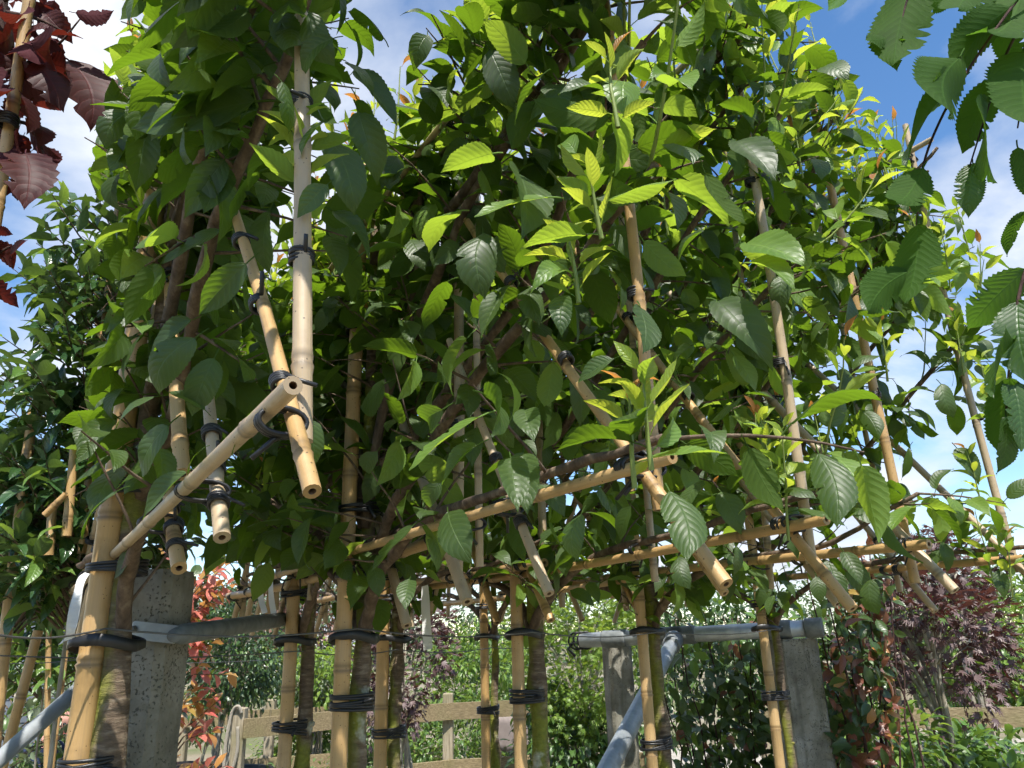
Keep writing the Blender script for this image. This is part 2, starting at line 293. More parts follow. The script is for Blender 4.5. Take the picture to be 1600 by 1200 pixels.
def frames(P):
    P = np.asarray(P, float); T = np.gradient(P, axis=0); T /= np.linalg.norm(T, axis=1)[:, None]+1e-12
    a = np.array([0, 0, 1.0]) if abs(T[0][2]) < 0.9 else np.array([1.0, 0, 0])
    n = norm(cross(T[0], a)); R = []
    for tt in T:
        n = norm(n - tt*(n@tt)); R.append((n, cross(tt, n)))
    return P, T, R
def tube(P, r, sides=8, cap=True, jit=0.0, seed=0):
    P, T, R = frames(P); k = len(P); r = np.broadcast_to(np.asarray(r, float), (k,)); g = np.random.default_rng(seed)
    aa = np.arange(sides)*2*math.pi/sides; Ra = np.array([q[0] for q in R]); Rb = np.array([q[1] for q in R]); rr = r[:, None]*(1+(jit*g.normal(size=(k, sides)) if jit else np.zeros((k, sides))))
    V = list((P[:, None]+(Ra[:, None]*np.cos(aa)[None, :, None]+Rb[:, None]*np.sin(aa)[None, :, None])*rr[..., None]).reshape(-1, 3))
    Ls = np.concatenate([[0], np.cumsum(np.sqrt((np.diff(P, axis=0)**2).sum(1)))]); UV = [(j/sides, float(l)) for l in Ls for j in range(sides)]
    Fc = [(i*sides+j, i*sides+(j+1) % sides, (i+1)*sides+(j+1) % sides, (i+1)*sides+j) for i in range(k-1) for j in range(sides)]
    if cap: Fc += [tuple(range(sides))[::-1], tuple((k-1)*sides+j for j in range(sides))]
    return V, Fc, UV
def smooth_path(pts, n=8):
    P = np.asarray(pts, float); Q = np.vstack([2*P[0]-P[1], P, 2*P[-1]-P[-2]]); O = []
    for i in range(1, len(Q)-2):
        for s in np.linspace(0, 1, n, endpoint=False):
            a, b, c, d = Q[i-1], Q[i], Q[i+1], Q[i+2]
            O.append(0.5*((2*b)+(-a+c)*s+(2*a-5*b+4*c-d)*s*s+(-a+3*b-3*c+d)*s**3))
    O.append(P[-1]); return np.array(O)
def box(mb, c, ax, ay, az, hx, hy, hz, bev=0.0, mi=0):
    """box with chamfered edges; half sizes hx hy hz on axes ax ay az"""
    c = np.asarray(c, float); V = []; Fc = []
    if bev <= 0:
        for sz in (-1, 1):
            for sx, sy in ((-1, -1), (1, -1), (1, 1), (-1, 1)): V.append(c+ax*hx*sx+ay*hy*sy+az*hz*sz)
        Fc = [(3, 2, 1, 0), (4, 5, 6, 7), (0, 1, 5, 4), (1, 2, 6, 5), (2, 3, 7, 6), (3, 0, 4, 7)]
    else:
        b = bev; ring = [(-hx+b, -hy), (hx-b, -hy), (hx, -hy+b), (hx, hy-b), (hx-b, hy), (-hx+b, hy), (-hx, hy-b), (-hx, -hy+b)]
        lv = [(-hz, 1-b/hx), (-hz+b, 1), (hz-b, 1), (hz, 1-b/hx)]
        for z, s in lv:
            for x, y in ring: V.append(c+ax*x*s+ay*y*s+az*z)
        for i in range(3):
            for j in range(8): Fc.append((i*8+j, i*8+(j+1) % 8, (i+1)*8+(j+1) % 8, (i+1)*8+j))
        Fc += [tuple(range(8))[::-1], tuple(24+j for j in range(8))]
    mb.add(V, Fc, mi)
EX, EY, EZ = np.eye(3)

def cane_mesh(p0, p1, r, seed, bend=0.006, mat='bamboo_gold', sides=12):
    """a bamboo cane from p0 to p1 with swollen nodes and open hollow ends"""
    g = np.random.default_rng(seed); p0 = np.asarray(p0, float); p1 = np.asarray(p1, float); L = np.linalg.norm(p1-p0); T = (p1-p0)/L
    b1 = norm(cross(T, EZ if abs(T[2]) < .9 else EX)); b2 = cross(T, b1)
    s = [0.0]; kinds = [0.0]; pos = 0.03+0.12*g.random()
    while pos < L-0.025:
        for d, k in ((-0.010, .0), (-0.0035, .9), (0.0, .35), (0.0045, .8), (0.012, .0)): s.append(pos+d); kinds.append(k)
        pos += 0.15+0.12*g.random()
    s.append(L); kinds.append(0.0)
    s = np.array(s); kd = np.array(kinds); ph = g.random()*6
    P = p0+T*s[:, None]+b1*(bend*np.sin(s/L*math.pi)*L*math.cos(ph))[:, None]+b2*(bend*np.sin(s/L*math.pi)*L*math.sin(ph))[:, None]
    rr = r*(1.04-0.14*s/L)*(1+0.15*(kd > .85)+0.10*(kd > .7)*(kd < .85)-0.02*(kd > .1)*(kd < .7))*(1+.012*np.sin(s*23+ph))
    mb = MB(); V, Fc, UV = tube(P, rr, sides, cap=False)
    mb.add(V, Fc, 0, UV, np.repeat(kd, sides))
    for end in (0, len(P)-1):
        sg = -1 if end == 0 else 1; base = end*sides
        ring = np.array(V[base:base+sides]); c = ring.mean(0)
        inn = c+(ring-c)*0.42; deep = inn-T*sg*min(0.03, L*.2)
        VV = list(ring)+list(inn)+list(deep); n = sides
        FF = [(j, n+j, n+(j+1) % n, (j+1) % n) for j in range(n)]; F2 = [(n+j, 2*n+j, 2*n+(j+1) % n, n+(j+1) % n) for j in range(n)]+[tuple(2*n+j for j in range(n))]
        if sg < 0: FF = [f[::-1] for f in FF]; F2 = [f[::-1] for f in F2]
        mb.add(VV, FF, 0, None, [0.45]*len(VV)); mb.add(VV, F2, 1)
    return mb.mesh('cane', [mat, 'cane_inside'])
def tie_mesh(c, axis, rx, ry, dx, loops=3, thick=0.0022, tail=True, seed=0, flat=False):
    """black tie: loops round two members lying side by side along dx, with cut tails"""
    g = np.random.default_rng(abs(seed)); axis = norm(axis); dx = norm(np.asarray(dx)-axis*(np.asarray(dx)@axis)); dy = cross(axis, dx); mb = MB()
    for k in range(loops):
        n = 20; off = (k-(loops-1)/2)*thick*(1.7 if not flat else 2.4); tl = g.normal()*0.10
        P = [c+axis*(off+tl*rx*math.cos(a))+dx*rx*math.cos(a)+dy*ry*math.sin(a) for a in np.linspace(0, 2*math.pi, n+1)]
        mb.add(*tube(P, thick, 6, cap=False)[:2])
    if tail:
        for q in range(1):
            e = c-dy*ry; d = norm(-dy*0.6+dx*g.normal()*0.7+axis*g.normal()*0.6)
            mb.add(*tube([e, e+d*0.006, e+d*0.011+np.array([0, 0, -0.002]), e+d*(0.015+0.016*g.random())+np.array([0, 0, -.005])], [thick*1.2, thick*1.1, thick*1.1, thick*1.05], 6)[:2])
    return mb.mesh('tie', ['black_rubber'])

# ------------------------------------------------------------------ leaves
def leaf_tpl(nl, cols, width, bend, fold, serr, curl=0.0, twist=0.0, petiole=0.2, tip=0.8, peak=0.55, teeth=None, seed=0, double=False, notch=0):
    """leaf blade along +Y, upper side +Z; returns V, F, UV"""
    g = np.random.default_rng(seed); vv = np.linspace(0, 1, nl+1); V = []; UV = []; Fc = []
    pk = peak; prof = (vv**pk)*((1-vv)**tip); prof /= prof.max()
    prof = prof*np.interp(vv, [0, .70, .86, .95, 1], [1, 1, .74, .42, .2]); prof[0] = 0.02; prof[-1] = 0.0
    ang = 0; y = 0; z = 0; dl = 1.0/nl; cs = np.linspace(-1, 1, cols+1)
    wob = g.normal()*0.05
    bad = set(g.integers(int(nl*.35), int(nl*.85), notch)) if notch else set()
    for i, v in enumerate(vv):
        if i: ang += bend/nl*(0.5+v); y += math.cos(ang)*dl; z -= math.sin(ang)*dl
        sd = (serr*(1 if i % 2 else -1) if 0 < i < nl else 0)
        for c in cs:
            e = abs(c) > .99; w = prof[i]*width*0.5*(1+(sd if e else 0)); tw = twist*v
            if e and i in bad and c > 0: w *= 0.55
            x = c*w; lift = fold*abs(c)*w*1.0 - curl*(c*c)*w + 0.02*math.sin(v*9+c*2+seed)*abs(c)
            xx = x*math.cos(tw)-lift*math.sin(tw); zz_ = x*math.sin(tw)+lift*math.cos(tw)
            yo = (serr*0.10*(1 if i % 2 == 0 else 0) if e else 0) + 0.06*abs(c)*prof[i]*width
            V.append((xx+wob*math.sin(v*math.pi), y+yo*math.cos(ang), z+zz_-yo*math.sin(ang))); UV.append((0.5+0.5*c, v))
    C = cols+1
    for i in range(nl):
        for j in range(cols): Fc.append((i*C+j, i*C+j+1, (i+1)*C+j+1, (i+1)*C+j))
    if petiole > 0:
        b = len(V); r = 0.012
        for s in (0.0, 0.5, 1.0):
            py = -petiole*(1-s); pz = 0.16*petiole*(1-s)**2*-1.0
            for q in range(3): V.append((r*math.cos(q*2.094), py, pz+r*math.sin(q*2.094))); UV.append((0.5, -0.1))
        for s in range(2):
            for q in range(3): Fc.append((b+s*3+q, b+s*3+(q+1) % 3, b+(s+1)*3+(q+1) % 3, b+(s+1)*3+q))
    return np.array(V), Fc, np.array(UV)
def maple_tpl(seed=0):
    V = [(0, 0, 0)]; UV = [(0.5, .1)]; lobes = [(-2.0, .55), (-1.15, .85), (-0.5, 1.0), (0, 1.1), (0.5, 1.0), (1.15, .85), (2.0, .55)]
    pts = []
    for i, (a, l) in enumerate(lobes):
        if i: am = (a+lobes[i-1][0])/2; pts.append((am, 0.36))
        pts.append((a-0.13, l*.6)); pts.append((a, l)); pts.append((a+0.13, l*.6))
    for a, l in pts: V.append((math.sin(a)*l*.5, .12+math.cos(a)*l*.5, -0.22*l*l*.5)); UV.append((.5, .5))
    return np.array(V), [(0, i+1, i) for i in range(1, len(V)-1)], np.array(UV)
def simple_tpl(w=0.4, bend=0.5, fold=0.3): return leaf_tpl(3, 2, w, bend, fold, 0, petiole=0, tip=.8)
TPL = {}
def reg(kind, hi, lo): TPL[kind] = (hi, lo)
reg('cherry', [leaf_tpl(32, 4, w, b, f, .032, c, tw, .22, .85, .55, seed=i, notch=nn) for i, (w, b, f, c, tw, nn) in enumerate([
    (.45, .6, .36, .0, .15, 0), (.49, 1.0, .22, .2, -.3, 0), (.41, .4, .48, .0, .35, 0), (.50, 1.3, .15, .35, .1, 1), (.44, .8, .34, -.15, -.5, 0), (.46, .25, .30, .1, .2, 2), (.40, 1.6, .42, .0, .4, 0), (.47, .9, .5, .1, .6, 0), (.43, .5, .15, .5, -.2, 1)])],
    [leaf_tpl(6, 2, w, b, f, 0, c, tw, .2, .85, .55, seed=i) for i, (w, b, f, c, tw) in enumerate([(.50, .5, .3, 0, .1), (.54, .9, .2, .2, -.2), (.46, .3, .4, 0, .2), (.5, 1.3, .2, 0, 0)])])
reg('young', [leaf_tpl(14, 4, w, b, f, .05, 0, tw, .14, .95, .6, seed=i) for i, (w, b, f, tw) in enumerate([(.36, .4, .6, .1), (.32, .9, .7, -.2), (.40, .2, .5, .2), (.30, -.3, .8, .0)])],
    [leaf_tpl(5, 2, w, b, f, 0, 0, 0, .12, .95, .6, seed=i) for i, (w, b, f) in enumerate([(.36, .4, .6), (.32, .9, .7), (.4, .2, .5)])])
reg('hornbeam', [leaf_tpl(40, 4, w*.86, b, f, .06, 0, tw, .10, .72, .55, seed=i+20, notch=nn) for i, (w, b, f, tw, nn) in enumerate([(.52, .3, .2, .1, 3), (.56, .5, .15, -.1, 5), (.48, .2, .3, .3, 2), (.54, .7, .1, 0, 6)])],
    [leaf_tpl(6, 2, .5, .4, .2, 0, 0, 0, .1, .7, .55, seed=3)])
reg('plum', [leaf_tpl(16, 4, w, b, f, .07, 0, tw, .16, .8, .6, seed=i+40, notch=nn) for i, (w, b, f, tw, nn) in enumerate([(.60, .6, .35, .1, 2), (.66, 1.0, .2, -.3, 1), (.54, .3, .5, .4, 3), (.62, 1.4, .3, 0, 0)])],
    [leaf_tpl(5, 2, .6, .7, .3, 0, 0, 0, .15, .8, .6, seed=3)])
reg('laurel', [leaf_tpl(8, 2, w, b, f, 0, 0, tw, .14, .85, .6, seed=i+60) for i, (w, b, f, tw) in enumerate([(.34, .6, .5, .1), (.38, .9, .35, -.2), (.32, .3, .6, .2)])],
    [leaf_tpl(3, 2, .35, .7, .4, 0, 0, 0, 0, .85, .6, seed=i) for i in range(2)])
reg('oval', [leaf_tpl(6, 2, w, b, f, 0, 0, tw, .12, .7, .6, seed=i+80) for i, (w, b, f, tw) in enumerate([(.46, .5, .4, .1), (.52, .9, .25, -.2), (.42, .2, .5, .2)])],
    [leaf_tpl(3, 2, .48, .5, .3, 0, 0, 0, 0, .7, .6, seed=i) for i in range(2)])
reg('maple', [maple_tpl()], [maple_tpl()])
reg('shrub', [simple_tpl(.42)], [simple_tpl(.42), simple_tpl(.36, .9, .4)])
LEAFME = {}
def leaf_mesh(kind, var, mat):
    k = (kind, var, mat)
    if k not in LEAFME:
        V, Fc, UV = TPL[kind][0][var]; LEAFME[k] = mesh_from('leaf', V, Fc, [mat], UV)
    return LEAFME[k]
def leaf_matrix(base, d, up, L, roll=0.0):
    y = norm(d); z = norm(np.asarray(up)-y*(np.asarray(up)@y)); x = cross(y, z)
    if roll:
        c, s = math.cos(roll), math.sin(roll); x, z = x*c+z*s, z*c-x*s
    M = np.eye(4); M[:3, 0] = x*L; M[:3, 1] = y*L; M[:3, 2] = z*L; M[:3, 3] = base; return M
def leaf_mats(base, d, up, L):                # many leaf matrices at once
    y = nrows(d); z = nrows(up-y*(up*y).sum(1)[:, None]); x = np.cross(y, z); M = np.zeros((len(y), 4, 4)); M[:, 3, 3] = 1
    M[:, :3, 0] = x*L[:, None]; M[:, :3, 1] = y*L[:, None]; M[:, :3, 2] = z*L[:, None]; M[:, :3, 3] = base; return M
def put_leaves(parent, leaves, nmax=300, name='leaf', stuff='foliage', minpx=9.0):
    """leaves: (matrix, kind, material). The largest in view become parts, the rest one stuff part."""
    A = np.array([l[0] for l in leaves]); c = A[:, :3, 3]+A[:, :3, 1]*.5-CAM; z = c@fw; zc = np.maximum(z, .05)
    x = CX+F*(c@RT)/zc; y = CY-F*(c@UP)/zc; s = F*np.sqrt((A[:, :3, 1]**2).sum(1))/zc
    s = np.where((x > -80) & (x < 1680) & (y > -80) & (y < 1280) & (z > .05), s, 0); order = np.argsort(-s)
    pick = [int(i) for i in order[:nmax] if s[i] >= minpx]; T = Matrix.Translation(-PLOC[parent.name]); g = random.Random(len(leaves)); ps = set(pick)
    for i in pick:
        M, k, m = leaves[i]
        o = bpy.data.objects.new(name, leaf_mesh(k, g.randrange(len(TPL[k][0])), m)); COL.objects.link(o); o.parent = parent
        o.matrix_basis = T @ Matrix(M.tolist())
    rest = {}
    for i, (M, k, m) in enumerate(leaves):
        if i not in ps: rest.setdefault((m, k, g.randrange(len(TPL[k][1]))), []).append(i)
    if rest:
        ms = sorted(set(q[0] for q in rest)); VV, FF, UU, RR, MI = [], [], [], [], []; b = 0
        for (m, k, v), ids in sorted(rest.items()):
            V, Fc, UV = TPL[k][1][v]; B = A[ids]; n = len(ids); nv = len(V)
            VV.append((np.einsum('nij,vj->nvi', B[:, :3, :3], V)+B[:, None, :3, 3]).reshape(-1, 3)); UU.append(np.tile(UV, (n, 1)))
            RR.append(np.repeat(np.random.default_rng(b).random(n), nv)); off = b+np.arange(n)*nv
            for w in (3, 4):
                fw_ = np.array([f for f in Fc if len(f) == w], int)
                if len(fw_): FF += (fw_[None]+off[:, None, None]).reshape(-1, w).tolist(); MI += [ms.index(m)]*(len(fw_)*n)
            b += n*nv
        me = mesh_from(stuff, np.vstack(VV), FF, ms, np.vstack(UU), True, MI, {'rnd': np.concatenate(RR)})
        o = link(stuff, me, parent); o['kind'] = 'stuff'
def rnd_dir(g):
    v = g.normal(size=3); return v/np.linalg.norm(v)

# ================================================================== THE SETTING
def sheet(name, pts, z, mat, n=1):
    V = [(x, y, z) for x, y in pts]; o = link(name, mesh_from(name, V, [tuple(range(len(V)))], [mat], smooth=False)); o['kind'] = 'structure'; return o
sheet('ground', [(-400, -60), (400, -60), (400, 700), (-400, 700)], 0.0, 'ground')
sheet('path', [(-40, 8.6), (40, 8.2), (40, 11.5), (-40, 12.0)], 0.004, 'path_gravel')

# ------------------------------------------------------------------ rows of pleached cherry trees
PD = ray(60, 1020); PD[2] = 0; PD = norm(PD); UD = -PD            # u: along a panel, towards the camera side
ND = np.array([PD[1], -PD[0], 0])                                 # across the panel
def aim(d):
    global UD, ND
    UD = norm(np.array([d[0], d[1], 0])); ND = np.array([-UD[1], UD[0], 0])
UD0 = UD.copy()
def P3(S, u, z, n=0.0): return np.array([S[0], S[1], 0])+UD*u+ND*n+EZ*z
def hitp(S, x, y, n=0.0):                                         # photo pixel -> panel coordinates (u, z)
    d = ray(x, y); o = np.array([S[0], S[1], 0])+ND*n; t_ = ((o-CAM)@ND)/(d@ND); q = CAM+d*t_; return (q-o)@UD, q[2]

def make_frame(k, S, stake_px, Y, r_stake, canes, label, group, top=3.05, stake_col='bamboo_gold', full=True):
    """bamboo lattice of one tree: stake, crossbars, uprights, diagonals and their black ties"""
    st = at(stake_px[0], stake_px[1], Y-.025); th = thing('bamboo_trellis', (st[0], st[1], 0), label, 'trellis', group)
    g = np.random.default_rng(100+k)
    link('stake', cane_mesh((st[0], st[1], 0), (st[0], st[1], 2.55), r_stake, 900+k, .003, stake_col), th)
    side = norm(np.array([S[0]-st[0], S[1]-st[1], 0])); mid = (np.array([S[0], S[1], 0])+np.array([st[0], st[1], 0]))/2; half = np.linalg.norm(S[:2]-st[:2])/2+r_stake+.006
    for z, lp in ((0.45, 4), (1.348 if k == 0 else 1.405 if k == 1 else 1.28, 6), (1.52, 2), (1.62, 4), (1.74, 4), (2.10, 4)):
        if z == 1.52:                                            # rubber strap holding stake and trunk to the wire
            link('strap', strap_mesh(mid+EZ*(z-0.008), side, half+.001, r_stake+.019), th)
        else: link('tie', tie_mesh(mid+EZ*(z+g.normal()*(.0 if k < 2 else .045)), EZ, half, r_stake+.017, side, lp, .0028, True, k*31+int(z*10)), th)
    rc = 0.0105
    for name, (u0, z0), (u1, z1), n, rr, col in canes:
        link(name, cane_mesh(P3(S, u0, z0, n), P3(S, u1, z1, n), rr, int(abs(u0*1000+z0*100))+k*77, .008, col), th)
    bars = [c for c in canes if c[0] == 'crossbar']; oth = [c for c in canes if c[0] != 'crossbar']
    for b in bars:
        for c in oth:
            (u0, z0), (u1, z1) = c[1], c[2]; zb = (b[1][1]+b[2][1])/2
            if abs(z1-z0) < .05: continue
            s = (zb-z0)/(z1-z0)
            if not 0.02 < s < .98: continue
            u = u0+(u1-u0)*s
            if not min(b[1][0], b[2][0])-.01 < u < max(b[1][0], b[2][0])+.01: continue
            link('tie', tie_mesh(P3(S, u, zb, (b[3]+c[3])/2), UD, abs(b[3]-c[3])/2+c[4]+.0025, max(b[4], c[4])+.0025, ND, 4, .0019, True, int(u*500)+k), th)
    for c in oth:                                                # ties up the canes
        if c[0] == 'diagonal_cane':
            for s in (0.22, 0.45, .7):
                u = c[1][0]+(c[2][0]-c[1][0])*s; z = c[1][1]+(c[2][1]-c[1][1])*s
                ax = P3(S, *c[2])-P3(S, *c[1]); link('tie', tie_mesh(P3(S, u, z, c[3]), ax, c[4]+.0016, c[4]+.0016, ND, 4, .0018, True, int(s*100)+k), th)
        if c[0] == 'upright':
            for s in (0.3, 0.62): link('tie', tie_mesh(P3(S, c[1][0]+(c[2][0]-c[1][0])*s, c[1][1]+(c[2][1]-c[1][1])*s, c[3]), EZ, c[4]+.0016, c[4]+.0016, ND, 4, .0018, True, int(s*100)+k), th)
    return th
def strap_mesh(c, dx, rx, ry):
    dy = cross(EZ, dx); mb = MB(); n = 24; V = []
    for i in range(n):
        a = 2*math.pi*i/n
        e = 1.0+(0.22 if abs(a-math.pi) < .3 or a < .3 or a > 5.98 else 0)
        for z, o in ((-.007, 0), (.007, 0), (.0065, .0015), (-.0065, .0015)):
            V.append(c+dx*(rx*e+o)*math.cos(a)+dy*(ry+o)*math.sin(a)+EZ*(z*(1.25-.45*(e-1)/.22)+.005*math.sin(a*2)))
    F_ = []
    for i in range(n):
        for q in range(4): F_.append((i*4+q, ((i+1) % n)*4+q, ((i+1) % n)*4+(q+1) % 4, i*4+(q+1) % 4))
    mb.add(V, F_); return mb.mesh('strap', ['black_rubber'])
def std_canes(k, top):
    g = np.random.default_rng(50+k); C = []; q = CANER[k] if k < 5 else .85; j = lambda s=.015: g.normal()*s
    col = lambda: 'bamboo_grey' if g.random() < .8 else 'bamboo_gold'
    C.append(('crossbar', (-.85, 1.665), (.87, 1.655), -.021, .0125*q, 'bamboo_gold'))
    C.append(('crossbar', (-.85, top-.12+j()), (.86, top-.12+j()), -.021, .0105*q, col()))
    for s in (1, -1):
        C.append(('upright', (.80*s, 1.60+j()), (.78*s+j(), top-.02+j()), .019, .0110*q, col()))
        C.append(('diagonal_cane', (.87*s+j(), 1.545+j()), (.87*s-.87*s*(top-.3-1.545)/1.2+j(), top-.3), .002*s, .0108*q, col()))
        C.append(('diagonal_cane', (.61*s+j(), 1.545+j()), (.61*s-.83*s*(top-.5-1.545)/1.2+j(), top-.5), .004*s, .0105*q, col()))
    C.append(('upright', (.42+j(.03), 1.60), (.40+j(), top-.1), .028, .0095*q, col()))
    C.append(('upright', (-.42+j(.03), 1.60), (-.40+j(), top-.1), .028, .0095*q, col()))
    return C

def make_cherry(k, S, r_trunk, label, group, top=3.05, density=1.0, bright=0.5, lsz=.098, thin=None, ind=300, zlo=1.62):
    g = np.random.default_rng(300+k); th = thing('cherry_tree', (S[0], S[1], 0), label, 'cherry tree', group); leaves = []
    # trunk
    zs = np.linspace(0, top-.1, 46); wob = np.cumsum(g.normal(size=(46, 2))*.0022, axis=0); wob -= np.outer(np.linspace(0, 1, 46), wob[-1])
    P = np.array([[S[0]+wob[i, 0], S[1]+wob[i, 1], z] for i, z in enumerate(zs)])
    rr = r_trunk*(1.12-.72*(zs/top)**1.3)*(1+.06*g.normal(size=46)); rr[(zs > 1.0) & (zs < 1.06)] *= 1.18
    for _ in range(5): i = g.integers(8, 30); rr[i] *= 1.28
    mb = MB(); V, Fc, UV = tube(P, rr, 14, True, .03, k); mb.add(V, Fc, 0, UV)
    for _ in range(7):                                           # pruned knots
        z = .7+g.random()*1.4; a = g.random()*6.28; i = int(z/zs[-1]*45); d = np.array([math.cos(a), math.sin(a), .25])
        mb.add(*tube([P[i], P[i]+d*rr[i]*1.0, P[i]+d*rr[i]*1.35], [rr[i]*.55, rr[i]*.42, rr[i]*.22], 8, True, .05, 3)[:2])
    link('trunk', mb.mesh('trunk', ['cherry_bark']), th)
    twigs = MB()
    def leaf(base, d, up, L, young):
        M = leaf_matrix(base+norm(d)*L*.2, d, up, L, g.normal()*.30)
        dist = np.linalg.norm(M[:3, 3]+M[:3, 1]*.5-CAM)
        if dist < 0.34: return
        if M[2, 3]+M[2, 1] < zlo-.05-.07*g.random()**2: return
        if thin is not None and thin(M[:3, 3]+M[:3, 1]*.6): return
        if young == 0: m = 'cherry_leaf' if g.random() > .13*bright*2 else 'cherry_leaf_fresh'; kd = 'cherry'
        elif young == 1: m = 'cherry_leaf_fresh' if g.random() < .6 else 'cherry_leaf'; kd = 'cherry'
        elif young == 2: m = 'cherry_leaf_lime' if g.random() < .7 else 'cherry_leaf_fresh'; kd = 'young'
        else: m = 'cherry_leaf_bronze' if g.random() < .55 else 'cherry_leaf_lime'; kd = 'young'
        leaves.append((M, kd, m))
    def shoot(base, d, Ls, nleaf, size, upright=0.0, tipyoung=False, all_young=False):
        d = norm(d); n = 6; P = [np.array(base, float)]
        for i in range(n):
            d = norm(d+EZ*(upright-.06)*.35+g.normal(size=3)*.06); P.append(P[-1]+d*Ls/n)
        P = np.array(P)
        if thin is not None and thin(P[-1]) and thin(P[-1]): return
        twigs.add(*tube(P, np.linspace(.0026, .0009, n+1), 5, False)[:2], 1 if (all_young or tipyoung) else 0)
        a0 = g.random()*6.28
        for i in range(nleaf):
            s = (i+.8)/nleaf; q = s*n; i0 = min(int(q), n-1); b = P[i0]+(P[i0+1]-P[i0])*(q-i0); td = norm(P[i0+1]-P[i0])
            a = a0+i*2.4; e1 = norm(cross(td, EX if abs(td[0]) < .8 else EY)); e2 = cross(td, e1); rdl = e1*math.cos(a)+e2*math.sin(a)
            yg = 0
            if all_young or tipyoung:
                if s > .86: yg = 3
                elif s > .5: yg = 2
                elif all_young: yg = 2 if g.random() < .5 else 1
                else: yg = 1
            if yg >= 2: dd = td*(.55+.7*s)+rdl*.8-EZ*(.18*g.random()); L = size*(.75-.45*max(0, s-.45))*(.85+.3*g.random())
            else: dd = td*.40+rdl*.80-EZ*(.02+.68*g.random()); L = size*(.72+.5*g.random())
            up = EZ*.9+rdl*.35+norm(np.array([b[0]-S[0], b[1]-S[1], 0]))*.1+g.normal(size=3)*.28
            leaf(b, dd, up, L, yg)
    # limbs: one pair tied along the lowest bar, the rest rising like a fan
    limbs = []; hs = (top-1.62)/1.48
    for s in (1, -1):
        limbs.append([P3(S, 0, 1.52), P3(S, .10*s, 1.61, -.01), P3(S, .3*s, 1.675, -.012), P3(S, .6*s, 1.685, -.012), P3(S, .86*s, 1.70+g.normal()*.02, -.01)])
        for z0, rise in ((1.72, .42), (1.98, .50), (2.22, .46), (2.46, .42), (2.68, .30)):
            z0 = 1.62+(z0-1.62)*hs+g.normal()*.04; rise = rise*hs; n0 = g.normal()*.03
            rise = min(rise, top-.16-z0-.12) if s > 0 else rise
            limbs.append([P3(S, 0, z0), P3(S, .14*s, z0+.10+g.normal()*.02, n0), P3(S, .42*s, z0+.10+rise*.45, n0+g.normal()*.03), P3(S, .66*s, z0+.12+rise*.8, n0), P3(S, (.84+g.normal()*.03)*s, z0+.12+rise*1.05, n0)])
    for s in (.5, -.5): limbs.append([P3(S, 0, top-.75), P3(S, .12*s, top-.55), P3(S, .35*s, top-.3, .02), P3(S, .5*s, top-.05)])
    if k == 0: limbs[0] = limbs[0][:4]; limbs[0][3] = P3(S, .42, 1.675, -.012)
    for L in limbs:
        Q = smooth_path(L, 7); Q = Q+np.cumsum(g.normal(size=Q.shape)*.0016, axis=0); n = len(Q); r = np.linspace(.0125, .0045, n)*(1+.10*g.normal(size=n))
        mb = MB(); V, Fc, UV = tube(Q, np.abs(r), 8, True, .05, 5); mb.add(V, Fc, 0, UV); link('branch', mb.mesh('branch', ['twig_bark']), th)
        length = np.linalg.norm(np.diff(Q, axis=0), axis=1).sum(); low = L[-1][2] < 1.75; ns = int(length/(.12 if low else .053)*density)
        for i in range(ns):
            q = (i+g.random())/ns*(n-1); i0 = min(int(q), n-2); b = Q[i0]+(Q[i0+1]-Q[i0])*(q-i0); td = norm(Q[i0+1]-Q[i0])
            sgn = 1 if g.random() < .5 else -1
            d = ND*sgn*(.5+.6*g.random())+td*.4+EZ*g.normal()*.45
            u = (b-np.array([S[0], S[1], 0]))@UD
            endb = max(0, abs(u)-.55)*1.2+max(0, b[2]-top+.35)*.9
            yl = g.random() < .05*bright+endb*(.35+bright*.7)
            shoot(b, d+(EZ*.5 if low else 0)+(UD*(.9 if u > 0 else -.9) if abs(u) > .7 else 0)+(EZ*.8 if yl else 0), .07+.13*g.random()+(.06 if yl else 0), int(4+4*g.random())+(2 if yl else 0), lsz, .5 if yl else 0, yl, yl and g.random() < .6)
    # water shoots over the top bar
    nt_ = int(30*density)
    for i in range(nt_):
        u = -.85+1.72*(i+g.random())/nt_; z = top-.16+g.random()*.10-.10*max(0, u)
        hgt = (.10+.26*g.random()**1.5)*(1-.35*max(0, u))
        shoot(P3(S, u, z, g.normal()*.05), EZ+UD*g.normal()*.25+ND*g.normal()*.25, hgt, int(7+hgt*22), lsz*.9, .8, True, g.random() < .75)
    th['_k'] = k
    del th['_k']
    return th, leaves, twigs, shoot
def finish_cherry(th, leaves, twigs, ind=300):
    o = link('twigs', twigs.mesh('twigs', ['twig_bark', 'green_stem']), th); o['kind'] = 'stuff'
    put_leaves(th, leaves, ind)

